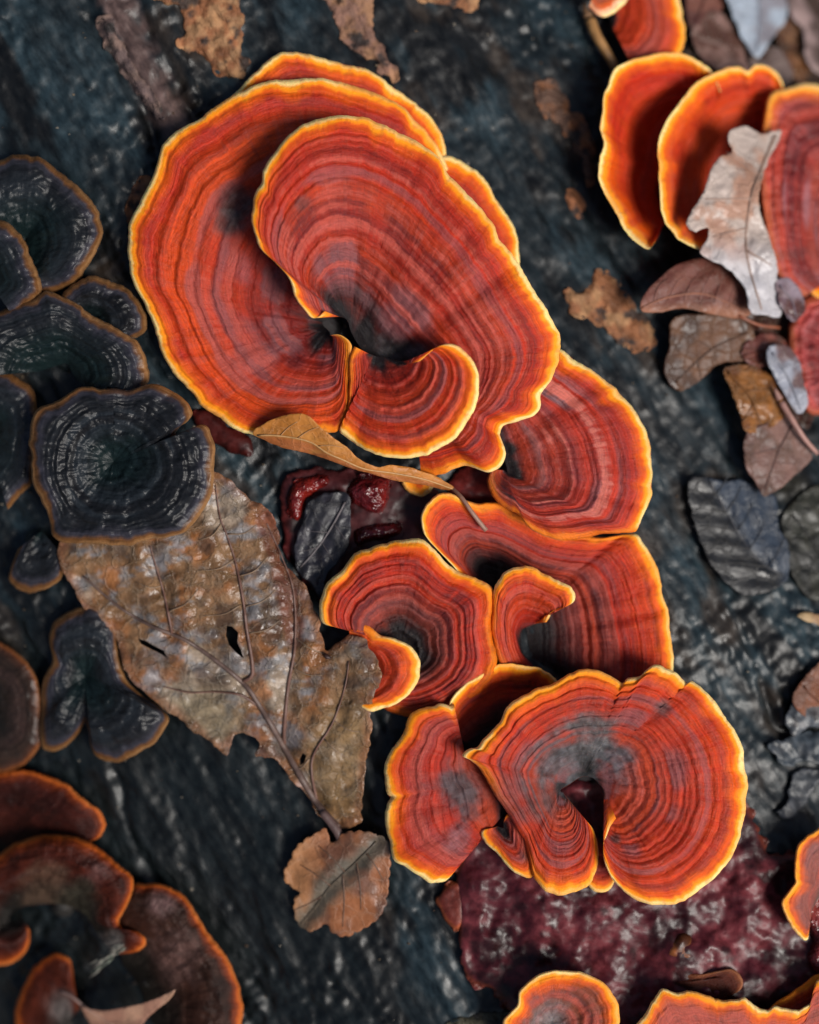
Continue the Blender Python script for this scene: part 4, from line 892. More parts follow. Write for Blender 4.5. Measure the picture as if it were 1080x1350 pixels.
# ------------------------------------------------------------------ wet red crust and knobs
def crust(label, poly, hmax, wid, base, alt, seed, mat=M_CRUST, name='red_crust', rim=None, parent=None, cat='fungus crust', spacing=3.6, lump=5.0, jag=3.0):
    B, _ = hermite(np.asarray(poly, float), closed=True, step=6); B = B[:-1, :2]
    def hf(x, y):
        d = seg_dist(x, y, B)
        return 3 + hmax * np.sqrt(np.clip(1 - (1 - np.clip(d / wid, 0, 1)) ** 2, 0, 1)) + sst(0, 20, d) * (lump * fbm(x / 45, y / 45, seed, 4) + lump * 0.16 * fbm(x / 16, y / 13, seed + 3, 3))
    def cf(x, y):
        c = np.broadcast_to(np.array(base), x.shape + (3,)).copy()
        c = mix(c, alt, sst(-0.3, 0.5, fbm(x / 40, y / 40, seed + 5, 4)))
        c = mix(c, np.array(base) * 0.3, sst(0.1, 0.6, fbm(x / 30, y / 30, seed + 8, 4)) * 0.9)
        if rim is not None: c = mix(c, rim, sst(7, 2, seg_dist(x, y, B)) * 0.8)
        return c
    o = sheet(name, poly, hf, cf, mat, parent, spacing=spacing, thick=hmax * 0.5 + 12, jag=jag, jagf=14, seed=seed)
    if parent is None and cat: tag(o, label, cat)
    return o
crust('broad wet dark red crust spread over the wood under the lower cluster',
      [(640, 1070), (624, 1097), (608, 1133), (598, 1165), (602, 1200), (604, 1228), (602, 1258), (611, 1283), (629, 1299), (643, 1303), (656, 1314), (668, 1330), (690, 1380), (800, 1400), (1000, 1400), (1120, 1370), (1120, 1150), (1060, 1128), (1015, 1120), (1000, 1085), (980, 1060), (900, 1020), (760, 1020)],
      18, 30, (0.055, 0.007, 0.011), (0.125, 0.022, 0.027), 61, rim=(0.15, 0.03, 0.015), lump=10, jag=7)
crust('small dark red lip poking out at the left of the wet crust', [(604, 1160), (584, 1170), (575, 1183), (578, 1198), (588, 1216), (603, 1227), (616, 1210), (616, 1175)], 12, 12, (0.11, 0.018, 0.012), (0.16, 0.03, 0.015), 62, rim=(0.26, 0.06, 0.02), spacing=2.5, lump=2)
crust('orange brown knob standing on the wet crust above the chestnut lip', [(896, 1226), (912, 1230), (920, 1246), (933, 1262), (930, 1274), (912, 1278), (890, 1276), (872, 1262), (880, 1240)], 26, 18, (0.13, 0.035, 0.012), (0.22, 0.07, 0.02), 63, spacing=2.5, lump=3)
crust('glossy beaded dark red crust patch at the right edge by the tall mauve bracket', [(1062, 1185), (1080, 1172), (1120, 1170), (1120, 1290), (1075, 1285), (1062, 1262), (1070, 1240), (1058, 1215)], 30, 18, (0.15, 0.018, 0.018), (0.22, 0.035, 0.025), 64, mat=M_JELLY, spacing=2.6, lump=5)
crust('wet maroon crust in the hollow between the curled leaf and the big dead leaf', [(372, 640), (400, 618), (450, 620), (520, 622), (570, 640), (600, 690), (560, 740), (500, 770), (440, 800), (400, 770), (376, 720)], 8, 26, (0.045, 0.009, 0.010), (0.085, 0.014, 0.014), 65, lump=5)
crust('crescent shaped glossy red knob under the curled orange leaf', [(378, 655), (388, 636), (410, 627), (432, 626), (436, 638), (420, 648), (404, 660), (398, 684), (390, 688), (380, 676)], 20, 13, (0.10, 0.007, 0.006), (0.17, 0.012, 0.008), 66, mat=M_JELLY, spacing=2.4, lump=4, cat='jelly fungus', name='jelly_fungus')
crust('lumpy glossy red knob to the right of the crescent shaped one', [(456, 645), (468, 630), (490, 626), (512, 632), (514, 655), (508, 672), (492, 678), (472, 668), (460, 660)], 26, 20, (0.075, 0.005, 0.006), (0.13, 0.009, 0.008), 67, mat=M_JELLY, spacing=2.4, lump=7, cat='jelly fungus', name='jelly_fungus')
crust('low glossy red knob just above the small scarlet bracket', [(466, 705), (480, 692), (505, 688), (526, 690), (530, 704), (510, 712), (486, 716), (470, 722)], 16, 14, (0.06, 0.004, 0.005), (0.12, 0.009, 0.008), 68, mat=M_JELLY, spacing=2.4, lump=4, cat='jelly fungus', name='jelly_fungus')
crust('dark red film showing between the rosette and the round black bracket', [(255, 545), (275, 540), (300, 560), (330, 578), (330, 600), (290, 590), (262, 570)], 8, 12, (0.045, 0.005, 0.004), (0.07, 0.007, 0.005), 69, spacing=3, lump=3)
crust('deep red crust behind the foot of the rosette, left of the purple-ringed bracket', [(590, 640), (620, 610), (670, 600), (700, 640), (690, 668), (650, 668), (610, 662)], 12, 20, (0.13, 0.014, 0.012), (0.2, 0.02, 0.014), 70, lump=5)

# ------------------------------------------------------------------ leaves
LG = 'dead leaves lying on the log'
def leaf_root(label, x, y, h=10, cat='leaf', name='fallen_leaf'):
    return empty(name, pt(x, y, h), label, cat, LG)

# the big dead leaf
BIG = [(150, 660), (215, 640), (262, 622), (282, 622), (296, 627), (316, 647), (346, 667), (360, 682), (369, 703), (366, 723), (377, 746), (401, 768), (412, 796), (422, 820), (424, 838), (431, 857), (444, 847), (461, 837), (478, 841), (492, 861), (503, 886), (500, 905), (490, 926), (490, 958), (486, 991), (481, 1018), (478, 1056), (474, 1084), (446, 1094), (424, 1078), (403, 1049), (386, 1030), (374, 1014), (358, 1000), (336, 997), (342, 979), (326, 968), (311, 970), (303, 984), (299, 996), (286, 986), (268, 972), (246, 958), (225, 941), (200, 921), (172, 897), (158, 862), (146, 834), (120, 812), (103, 788), (90, 764), (78, 738), (80, 712), (110, 690)]
bigctrl = [(150, 670, 46), (80, 730, 44), (110, 790, 40), (160, 860, 36), (225, 930, 34), (300, 985, 26), (340, 985, 24), (282, 628, 52), (346, 668, 46), (366, 720, 36), (412, 790, 30), (320, 800, 50), (240, 780, 54), (340, 910, 32), (430, 860, 40), (470, 860, 66), (500, 890, 64), (490, 950, 40), (440, 960, 44), (470, 1040, 26), (420, 1060, 18), (445, 1090, 18), (380, 1000, 18), (225, 700, 52), (375, 860, 46)]
BV = [[(446, 1092), (417, 1058), (375, 986), (342, 930), (319, 899), (250, 847), (199, 825), (157, 800), (110, 760)],
      [(319, 899), (333, 888), (325, 827), (320, 788), (310, 739), (299, 705), (290, 681), (284, 640)],
      [(375, 980), (375, 958), (380, 905), (389, 849), (387, 780), (372, 735), (352, 690)],
      [(418, 1056), (411, 1019), (414, 994), (439, 952), (455, 905), (460, 872)],
      [(227, 836), (222, 810), (215, 778), (205, 745), (198, 720)],
      [(345, 935), (319, 917), (285, 912), (250, 913), (215, 905)]]
def big_h(x, y):
    h = idw(x, y, bigctrl) + 5 * fbm(x / 55, y / 55, 81, 3) + 2.0 * fbm(x / 15, y / 15, 82, 3)
    for k, vn in enumerate(BV):
        d = seg_dist(x, y, vn, closed=False)
        h = h + (-5 if k < 3 else -3.5) * np.exp(-(d / 9) ** 2) + 3 * np.exp(-((d - 20) / 12) ** 2)
    # fine cross ribs between the veins
    h = h + 1.5 * np.sin((y + 0.25 * x + 6 * fbm(x / 30, y / 30, 85, 2)) / 3.6) * sst(0.0, 0.4, fbm(x / 70, y / 70, 86, 2) + 0.2)
    ed = seg_dist(x, y, BIG)
    return np.maximum(h + 3 * fbm(x / 26, y / 26, 87, 2) * sst(16, 0, ed), wood_height(x, y) + 5)
def big_c(x, y):
    c = np.broadcast_to(np.array((0.180, 0.096, 0.045)), x.shape + (3,)).copy()
    c = mix(c, (0.25, 0.19, 0.14), sst(-0.1, 0.5, fbm(x / 60, y / 60, 91, 4)))
    c = mix(c, (0.22, 0.080, 0.022), sst(0.05, 0.5, fbm(x / 38, y / 38, 92, 4)) * 0.8)
    c = mix(c, (0.19, 0.195, 0.21), sst(0.05, 0.55, fbm(x / 34, y / 22, 93, 5, 0.65)) * 0.75)  # blue-grey mottling, with the pale wet sheen painted into the colour
    c = mix(c, (0.07, 0.04, 0.025), sst(0.2, 0.6, fbm(x / 30, y / 30, 94, 4)) * 0.75)
    c = mix(c, (0.19, 0.15, 0.095), sst(60, 20, np.hypot((x - 260) / 1.4, y - 950)) * 0.9)
    c = mix(c, (0.20, 0.12, 0.05), sst(110, 50, np.hypot((x - 455) * 1.6, y - 1010)) * 0.8)
    ed = seg_dist(x, y, BIG)
    c = mix(c, (0.19, 0.07, 0.03), sst(16, 2, ed + 5 * fbm(x / 20, y / 20, 95, 2)) * 0.6)
    d = seg_dist(x, y, [(352, 684), (364, 720), (380, 780), (386, 840)], closed=False)
    c = mix(c, (0.11, 0.032, 0.016), sst(18, 8, d + 4 * fbm(x / 20, y / 20, 96, 2)) * 0.85)
    return c
HOLE1 = [(299, 825), (306, 826), (314, 834), (313, 848), (318, 858), (321, 868), (311, 860), (302, 850), (298, 838)]
HOLE2 = [(399, 993), (404, 996), (401, 1006), (396, 1009), (395, 1001)]
HOLE3 = [(182, 842), (192, 845), (204, 852), (216, 858), (221, 868), (212, 862), (198, 855), (186, 849)]
c = leaf_root('large torn brown leaf with grey patches of painted sheen, tucked under the round black bracket', 446, 1090, 16)
bl = sheet('blade', BIG, big_h, big_c, M_LEAF, c, spacing=3.4, thick=2.2, jag=2.2, jagf=9, holes=[HOLE1, HOLE2, HOLE3], seed=5)
vcol = (0.12, 0.058, 0.042)
vein('midrib', BV[0], big_h, 5.2, 1.4, (0.10, 0.062, 0.05), c, lift=1.6)
for k, vn in enumerate(BV[1:]):
    vein('side_vein', vn, big_h, 2.8 if k < 2 else 2.0, 0.8, vcol, c, lift=1.4)
for a, b in [((326, 835), (372, 815)), ((322, 800), (366, 775)), ((314, 760), (352, 735)), ((308, 738), (262, 752)), ((318, 797), (268, 812)), ((388, 840), (428, 862)), ((384, 880), (425, 890)), ((300, 704), (338, 692)), ((222, 806), (262, 776)), ((408, 1000), (380, 1015)), ((440, 950), (474, 965)), ((428, 975), (460, 1000)), ((214, 772), (180, 768)), ((292, 690), (262, 712))]:
    mid = ((a[0] + b[0]) / 2 + 3, (a[1] + b[1]) / 2 + 5)
    vein('fine_vein', [a, mid, b], big_h, 1.1, 0.5, (0.20, 0.13, 0.08), c, lift=0.7)
petiole3('petiole', [(424, 1070, 24), (436, 1084, 24), (446, 1098, 24), (452, 1112, 22)], 5.5, 7, (0.085, 0.05, 0.045), c)
# the hooked spot on its edge
tube('scab', np.stack([pt(427, 862, 46), pt(431, 866, 48), pt(438, 868, 46)]), np.array([2.0, 3.2, 1.2]) * S, M_VEIN, c, color=(0.03, 0.012, 0.01))

# the small broad leaf at its stalk
SM = [(498, 1100), (512, 1113), (514, 1140), (512, 1169), (503, 1205), (473, 1227), (451, 1235), (436, 1226), (431, 1217), (412, 1227), (393, 1217), (388, 1187), (398, 1176), (390, 1173), (377, 1162), (376, 1146), (384, 1132), (393, 1115), (414, 1100), (429, 1093), (438, 1112), (455, 1098), (474, 1096)]
SMV = [(496, 1110), (470, 1136), (436, 1168), (415, 1196), (396, 1218)]
def sm_h(x, y):
    d = seg_dist(x, y, SMV, closed=False)
    return idw(x, y, [(380, 1150, 20), (395, 1215, 16), (450, 1232, 18), (505, 1170, 30), (500, 1105, 40), (430, 1100, 26), (440, 1165, 34), (480, 1110, 42)]) - 7 * np.exp(-(d / 10) ** 2) + 3 * fbm(x / 30, y / 30, 101, 2) + 0.8 * np.sin((x * 0.6 - y * 0.5) / 5.0)
def sm_c(x, y):
    c = np.broadcast_to(np.array((0.27, 0.095, 0.035)), x.shape + (3,)).copy()
    c = mix(c, (0.36, 0.16, 0.065), sst(440, 390, x))
    c = mix(c, (0.13, 0.05, 0.026), sst(-0.1, 0.5, fbm(x / 30, y / 30, 102, 3)) * sst(400, 440, x))
    d = seg_dist(x, y, SMV, closed=False)
    return mix(c, (0.085, 0.075, 0.055), sst(28, 4, d + 6 * fbm(x / 15, y / 15, 103, 2)) * 0.9)
c = leaf_root('small broad scalloped brown leaf at the foot of the big leaf stalk', 440, 1165, 20)
sheet('blade', SM, sm_h, sm_c, M_LEAF_DRY, c, spacing=3, thick=2, jag=0.8, seed=7, tooth=3.0, toothlen=13)
vein('midrib', SMV, sm_h, 1.8, 0.8, (0.06, 0.045, 0.03), c, lift=0.5)
for a, b in [((470, 1136), (476, 1200)), ((452, 1152), (452, 1222)), ((436, 1168), (396, 1140)), ((424, 1182), (388, 1200)), ((455, 1150), (420, 1115)), ((482, 1124), (505, 1160))]:
    vein('side_vein', [a, ((a[0] + b[0]) / 2 + 2, (a[1] + b[1]) / 2), b], sm_h, 1.1, 0.5, (0.10, 0.055, 0.035), c, lift=0.5)

# the curled orange leaf under the rosette
UP = [(333, 571), (345, 560), (362, 552), (389, 545), (406, 548), (420, 561), (439, 576), (459, 591), (475, 606), (498, 616), (514, 613), (542, 617), (570, 626), (589, 636), (600, 645)]
LO = [(586, 646), (556, 639), (520, 633), (487, 624), (459, 616), (431, 606), (403, 597), (375, 591), (348, 580)]
CRM = [(340, 574), (362, 574), (392, 578), (412, 584), (431, 597), (452, 606), (480, 618), (520, 624), (560, 632), (598, 645)]
def cl_h(x, y):
    d = seg_dist(x, y, CRM, closed=False)
    up = np.interp(x, [p[0] for p in CRM], [p[1] for p in CRM]) - y
    return np.interp(x, [333, 390, 440, 500, 600], [70, 84, 88, 80, 48]) + 0.5 * np.where(up > 0, up, 0.0) - 0.9 * np.where(up < 0, -up, 0) + 2.0 * fbm(x / 30, y / 12, 111, 3)
def cl_c(x, y):
    up = np.interp(x, [p[0] for p in CRM], [p[1] for p in CRM]) - y
    c = np.broadcast_to(np.array((0.40, 0.145, 0.022)), x.shape + (3,)).copy()
    c = mix(c, (0.36, 0.11, 0.03), sst(2, -5, up))
    return mix(c, (0.46, 0.20, 0.045), sst(0, 0.5, fbm(x / 40, y / 14, 112, 3)) * 0.6)
c = leaf_root('narrow curled orange brown leaf clinging beneath the lower rim of the rosette', 590, 640, 40)
sheet('blade', UP + LO, cl_h, cl_c, M_LEAF_DRY, c, spacing=2.6, thick=1.6, jag=0.6, seed=8)
vein('midrib', CRM, cl_h, 1.3, 0.9, (0.45, 0.25, 0.10), c, lift=0.6)
for a, b in [((392, 578), (420, 563)), ((420, 588), (452, 590)), ((370, 574), (392, 556))]:
    vein('side_vein', [a, ((a[0] + b[0]) / 2, (a[1] + b[1]) / 2 - 2), b], cl_h, 0.9, 0.5, (0.40, 0.20, 0.08), c, lift=0.5)
petiole3('petiole', [(594, 642, 42), (608, 655, 60), (622, 675, 64), (636, 693, 58), (641, 699, 56)], 2.4, 3.2, (0.26, 0.14, 0.10), c)

# the little black leaf in the hollow
BK = [(401, 680), (408, 660), (430, 650), (458, 651), (463, 680), (460, 718), (446, 742), (432, 758), (425, 790), (410, 770), (392, 752), (388, 722)]
BKV = [(455, 662), (440, 690), (424, 715), (408, 735), (396, 748)]
def bk_h(x, y):
    return 24 + 4 * fbm(x / 25, y / 25, 121, 3) - 3 * np.exp(-(seg_dist(x, y, BKV, closed=False) / 8) ** 2) + 1.0 * np.sin((x + y * 0.4) / 3.0)
c = leaf_root('small black wet leaf stuck in the hollow beside the glossy red knobs', 425, 715, 24)
sheet('blade', BK, bk_h, lambda x, y: mix(np.broadcast_to(np.array((0.012, 0.012, 0.016)), x.shape + (3,)).copy(), (0.026, 0.024, 0.032), sst(-.2, .5, fbm(x / 16, y / 16, 122, 3))), M_LEAF_DARK, c, spacing=2.8, thick=1.5, seed=9)
vein('midrib', BKV, bk_h, 1.6, 1.0, (0.10, 0.085, 0.09), c, lift=0.8)
for a, b in [((440, 690), (456, 712)), ((424, 715), (440, 740)), ((432, 702), (404, 700)), ((418, 722), (394, 728))]:
    vein('side_vein', [a, b], bk_h, 0.9, 0.5, (0.07, 0.06, 0.065), c, lift=0.6)

# the pointed pale leaf at the bottom left
PL = [(107, 1326), (118, 1331), (143, 1332), (170, 1327), (194, 1321), (212, 1314), (231, 1305), (224, 1318), (211, 1328), (196, 1341), (183, 1356), (160, 1376), (130, 1372), (118, 1350)]
def pl_h(x, y): return 50 + 0.1 * (x - 110) + 0.35 * np.abs(y - 1345) + 2 * fbm(x / 30, y / 30, 131, 2)
c = leaf_root('pale pinkish pointed leaf caught among the brown brackets at the bottom edge', 150, 1350, 50)
sheet('blade', PL, pl_h, lambda x, y: mix(np.broadcast_to(np.array((0.30, 0.15, 0.10)), x.shape + (3,)).copy(), (0.36, 0.20, 0.13), sst(-.3, .5, fbm(x / 25, y / 25, 132, 3))), M_LEAF_DRY, c, spacing=2.6, thick=1.6, jag=0.5, seed=10)
vein('midrib', [(110, 1327), (130, 1340), (150, 1352)], pl_h, 1.8, 1.0, (0.33, 0.20, 0.15), c)
petiole3('petiole', [(110, 1327, 54), (100, 1318, 52), (90, 1311, 48), (80, 1307, 46)], 2.2, 1.4, (0.30, 0.20, 0.17), c)

# grey tuft on the horseshoe bracket
rt = random.Random(4)
c = empty('hair_tuft', pt(150, 1255, 44), 'little grey-green hairy tuft at the lower tip of the horseshoe bracket', 'tuft')
for k in range(26):
    a = rt.uniform(-1, 1); x0, y0 = 172 - 40 * rt.random(), 1240 + 34 * rt.random() * 0.9
    y0 = 1240 + (172 - x0) * 0.75 + rt.uniform(-7, 7)
    tube('hair', np.stack([pt(x0, y0, 44), pt(x0 - 6, y0 + 5 + 2 * a, 58 + 4 * a), pt(x0 - 16, y0 + 11 + 4 * a, 55)]), np.array([1.6, 1.3, 0.5]) * S, M_TUFT, c, sides=5, color=(0.20, 0.19, 0.16) if k % 3 else (0.13, 0.15, 0.12))

# ------------------------------------------------------------------ leaves and scraps at the top right
OAK = [(963, 172), (960, 184), (965, 200), (948, 207), (936, 228), (927, 255), (913, 278), (905, 296), (916, 306), (933, 300), (934, 314), (922, 333), (944, 346), (968, 361), (984, 384), (990, 412), (1011, 416), (1030, 416), (1026, 380), (1024, 347), (1012, 306), (1000, 264), (1011, 217), (1024, 190), (1030, 172), (1003, 176), (984, 166)]
def oak_h(x, y): return idw(x, y, [(963, 172, 120), (930, 250, 118), (905, 296, 108), (1025, 175, 122), (1000, 264, 130), (950, 330, 100), (985, 400, 88), (1028, 410, 86), (1018, 340, 110)]) + 7 * fbm(x / 30, y / 30, 141, 3) - 4 * np.exp(-(seg_dist(x, y, [(1020, 180), (990, 260), (985, 330), (1005, 410)], closed=False) / 7) ** 2)
c = leaf_root('pale greyish pink lobed oak leaf leaning on the cupped orange brackets', 985, 300, 110)
sheet('blade', OAK, oak_h, lambda x, y: mix(mix(np.broadcast_to(np.array((0.40, 0.32, 0.28)), x.shape + (3,)).copy(), (0.36, 0.20, 0.14), sst(0, .5, fbm(x / 28, y / 28, 142, 3))), (0.44, 0.42, 0.44), sst(300, 370, y)), M_LEAF_PALE, c, spacing=3.4, thick=2, jag=1.2, seed=11)
OV = [(1022, 178), (1004, 222), (990, 262), (984, 330), (1004, 408)]
vein('midrib', OV, oak_h, 2.0, 1.2, (0.24, 0.15, 0.11), c)
for a, b in [((990, 262), (930, 262)), ((986, 300), (940, 312)), ((1000, 230), (958, 200)), ((985, 330), (1018, 350))]:
    vein('side_vein', [a, b], oak_h, 1.2, 0.6, (0.28, 0.18, 0.14), c)

BR = [(846, 410), (848, 390), (872, 364), (897, 347), (924, 341), (952, 348), (973, 367), (986, 389), (990, 412), (974, 420), (936, 414), (902, 407), (872, 411)]
BRV = [(846, 406), (880, 392), (930, 388), (988, 414)]
def br_h(x, y): return 62 + 0.38 * (415 - y) - 0.004 * (415 - y) ** 2 + 1.6 * np.sin((x * 0.8 + y) / 5.5) + 2 * fbm(x / 30, y / 30, 151, 2)
c = leaf_root('glossy mauve brown beech leaf under the tip of the pale oak leaf', 920, 395, 60)
sheet('blade', BR, br_h, lambda x, y: mix(np.broadcast_to(np.array((0.125, 0.040, 0.028)), x.shape + (3,)).copy(), (0.25, 0.10, 0.055), sst(395, 415, y)), M_LEAF_DRY, c, spacing=3, thick=2, jag=0.6, seed=12)
vein('midrib', BRV, br_h, 1.4, 1.0, (0.24, 0.09, 0.05), c)
for k in range(6):
    x0 = 862 + k * 20
    vein('side_vein', [(x0, 396 + (k > 3) * 3), (x0 + 8, 376), (x0 + 20, 356 + abs(k - 3) * 4)], br_h, 1.0, 0.5, (0.2, 0.08, 0.06), c)
vein('petiole', [(974, 416), (1000, 428), (1028, 432)], lambda x, y: 60 + 0 * x, 2.4, 1.8, (0.25, 0.07, 0.03), c)

def plain_leaf(label, poly, h, col1, col2, mat, seed, veinp=None, sides=(), tilt=(0, 0), rough=3, tooth=0, cx=None):
    P = np.asarray(poly, float); cx = cx or P.mean(0)
    def hf(x, y): return h + tilt[0] * (x - cx[0]) + tilt[1] * (y - cx[1]) + rough * fbm(x / 28, y / 28, seed, 3)
    c = leaf_root(label, cx[0], cx[1], h)
    sheet('blade', poly, hf, lambda x, y: mix(np.broadcast_to(np.array(col1), x.shape + (3,)).copy(), col2, sst(-.3, .5, fbm(x / 24, y / 24, seed + 2, 3))), mat, c, spacing=3.4, thick=2, jag=1.2, seed=seed, tooth=tooth)
    if veinp: vein('midrib', veinp, hf, 1.8, 0.9, np.array(col1) * 0.7, c)
    for a, b in sides: vein('side_vein', [a, b], hf, 1.1, 0.5, np.array(col1) * 0.75, c)
    return c
plain_leaf('rounded tan brown leaf hanging in the shade below the glossy beech leaf', [(888, 420), (882, 461), (875, 486), (887, 512), (903, 515), (927, 498), (948, 480), (990, 470), (988, 424), (940, 414)], 34, (0.10, 0.040, 0.017), (0.045, 0.018, 0.010), M_LEAF_DRY, 161, [(985, 440), (940, 460), (890, 505)], [((940, 460), (905, 440)), ((920, 475), (925, 500))], tilt=(0.1, -0.3))
plain_leaf('fuzzy golden brown crumpled leaf at the right, under the red bracket mass', [(955, 486), (985, 480), (1012, 492), (1030, 510), (1036, 544), (1012, 566), (984, 570), (974, 542), (962, 512)], 52, (0.24, 0.095, 0.025), (0.10, 0.035, 0.012), M_LEAF, 162, [(960, 490), (990, 525), (1005, 562)], [((985, 515), (1020, 515)), ((992, 535), (980, 556))], rough=9)
plain_leaf('smooth dull mauve leaf point hanging below the golden crumpled leaf', [(985, 570), (1012, 558), (1040, 545), (1058, 570), (1070, 604), (1042, 632), (1010, 654), (999, 640), (982, 612)], 40, (0.15, 0.075, 0.060), (0.07, 0.03, 0.02), M_LEAF_DRY, 163, [(1045, 560), (1025, 600), (1008, 650)], [((1030, 590), (990, 600)), ((1022, 610), (1050, 612))], tilt=(0, -0.2))
plain_leaf('pale bluish wet leaf scrap between the golden leaf and the red mass', [(1010, 462), (1030, 452), (1052, 470), (1060, 500), (1066, 530), (1052, 546), (1036, 520), (1020, 495)], 64, (0.30, 0.31, 0.36), (0.12, 0.07, 0.07), M_LEAF_PALE, 164, [(1018, 465), (1040, 500), (1056, 540)], rough=6)
plain_leaf('greyish curled leaf flap at the right, beside the foot of the oak leaf', [(1022, 372), (1040, 366), (1056, 384), (1062, 408), (1046, 424), (1030, 404)], 92, (0.22, 0.17, 0.20), (0.08, 0.03, 0.03), M_LEAF_PALE, 165, [(1028, 376), (1044, 396), (1050, 418)], rough=6)
c = empty('twig', pt(1050, 560, 60), 'short pinkish twig lying on the mauve leaf point at the right', 'twig')
petiole3('twig_stem', [(1030, 530, 62), (1046, 556, 66), (1062, 580, 62), (1078, 598, 52)], 4.5, 3.0, (0.34, 0.18, 0.15), c)
petiole3('twig_bud', [(1028, 526, 62), (1024, 518, 64), (1022, 512, 66)], 5, 1.5, (0.30, 0.16, 0.13), c)

# dark ribbed leaf plastered on the wood
DL = [(909, 632), (935, 630), (958, 635), (975, 632), (1006, 645), (1024, 658), (1026, 694), (1040, 722), (1037, 764), (1010, 782), (980, 784), (960, 770), (935, 740), (917, 695), (908, 658)]
DLV = [(935, 634), (960, 680), (985, 720), (1008, 745), (1032, 758)]
def dl_h(x, y):
    side = (x - np.interp(y, [634, 680, 720, 745, 758], [935, 960, 985, 1008, 1032]))
    rib = np.where(side < 0, 1.4 * np.sin((y - 0.12 * x) / 26 * 2 * math.pi), 1.6 * np.sin((x - 0.3 * y) / 24 * 2 * math.pi))
    return 12 + rib + 2 * fbm(x / 25, y / 25, 171, 2) - 3 * np.exp(-(seg_dist(x, y, DLV, closed=False) / 6) ** 2)
c = leaf_root('blackish ribbed beech leaf plastered wet on the wood right of the rosette', 970, 710, 12)
sheet('blade', DL, dl_h, lambda x, y: mix(np.broadcast_to(np.array((0.016, 0.016, 0.017)), x.shape + (3,)).copy(), (0.022, 0.032, 0.05), sst(-10, 12, x - np.interp(y, [634, 680, 720, 745, 758], [935, 960, 985, 1008, 1032]))), M_LEAF_DARK, c, spacing=3, thick=2, jag=1.0, seed=17, tooth=1.5, toothlen=16)  # right half bluer: its bluish reflection is painted into the colour
vein('midrib', DLV, dl_h, 1.8, 1.0, (0.04, 0.04, 0.045), c)
for k in range(5):
    yy = 652 + k * 24; xm = float(np.interp(yy, [634, 680, 720, 745, 758], [935, 960, 985, 1008, 1032]))
    vein('side_vein', [(xm, yy), (xm - 30, yy - 5), (max(912, xm - 60), yy - 6)], dl_h, 1.0, 0.5, (0.022, 0.021, 0.021), c)
    vein('side_vein', [(xm, yy), (xm + 12, yy - 18), (xm + 20, yy - 36)], dl_h, 1.0, 0.5, (0.03, 0.035, 0.045), c)
plain_leaf('narrow pale leaf edge poking in at the right below the ribbed leaf', [(1050, 812), (1064, 808), (1100, 816), (1100, 826), (1072, 822)], 24, (0.36, 0.24, 0.12), (0.28, 0.16, 0.08), M_LEAF_DRY, 181, rough=1)
plain_leaf('rusty brown leaf cut off by the right edge beside the grey wood flake', [(1044, 922), (1062, 892), (1084, 872), (1110, 880), (1110, 960), (1070, 950)], 20, (0.19, 0.06, 0.025), (0.12, 0.05, 0.03), M_LEAF_DRY, 182, [(1060, 905), (1080, 925), (1105, 940)])
def flake(label, poly, h, col, alt, seed):
    P = np.asarray(poly, float)
    def hf(x, y): return wood_height(x, y) * 0.5 + h + 3 * fbm(x / 20, y / 20, seed, 3)
    o = sheet('wood_flake', poly, hf, lambda x, y: mix(np.broadcast_to(np.array(col), x.shape + (3,)).copy(), alt, sst(-.2, .5, fbm(x / 18, y / 18, seed + 1, 3))), M_WOOD, None, spacing=3.2, thick=h + 8, jag=3, jagf=12, seed=seed)
    tag(o, label, 'wood flake', 'loose grey flakes of wood on the log')
flake('blue grey chunky wood flake beside the rusty leaf at the right edge', [(1034, 950), (1044, 927), (1060, 916), (1085, 912), (1110, 930), (1110, 958), (1070, 962), (1048, 968)], 18, (0.06, 0.068, 0.08), (0.10, 0.09, 0.09), 191)
flake('thin grey wood flake below the chunky one at the right edge', [(1022, 1072), (1036, 1056), (1040, 1040), (1046, 1020), (1066, 1014), (1085, 1020), (1074, 1040), (1062, 1058), (1046, 1076)], 7, (0.045, 0.048, 0.055), (0.03, 0.034, 0.04), 192)
flake('broad slate coloured wood flake between the chunky and the thin one', [(1012, 985), (1040, 972), (1080, 966), (1110, 972), (1110, 1010), (1060, 1006), (1040, 1012)], 8, (0.025, 0.033, 0.042), (0.04, 0.046, 0.055), 193)

# scraps at the very top right corner
plain_leaf('milky blue blurred leaf in the top right corner', [(955, -20), (980, -30), (1030, -30), (1038, 20), (1018, 50), (1000, 76), (984, 60), (970, 30)], 40, (0.33, 0.38, 0.45), (0.22, 0.21, 0.24), M_LEAF_PALE, 201, [(1000, -25), (1002, 20), (998, 70)])
plain_leaf('dusky pink leaf behind the upright orange pair, left of the milky blue one', [(912, 40), (932, 16), (955, 20), (976, 48), (990, 80), (985, 96), (950, 92), (922, 72)], 24, (0.22, 0.13, 0.11), (0.08, 0.035, 0.025), M_LEAF_PALE, 202, [(920, 50), (950, 60), (980, 88)])
plain_leaf('dark red brown leaf at the top edge next to the pale rimmed bracket', [(906, -20), (925, -30), (952, -20), (950, 14), (932, 20), (914, 44), (905, 20)], 22, (0.08, 0.025, 0.02), (0.14, 0.05, 0.035), M_LEAF_DRY, 203, [(935, -20), (925, 10), (912, 38)])
plain_leaf('pinkish grey leaf in the extreme top right corner', [(1040, -20), (1110, -20), (1110, 60), (1090, 100), (1064, 80), (1060, 40), (1044, 20)], 40, (0.30, 0.21, 0.20), (0.05, 0.03, 0.025), M_LEAF_PALE, 204, [(1050, -10), (1075, 30), (1090, 90)])
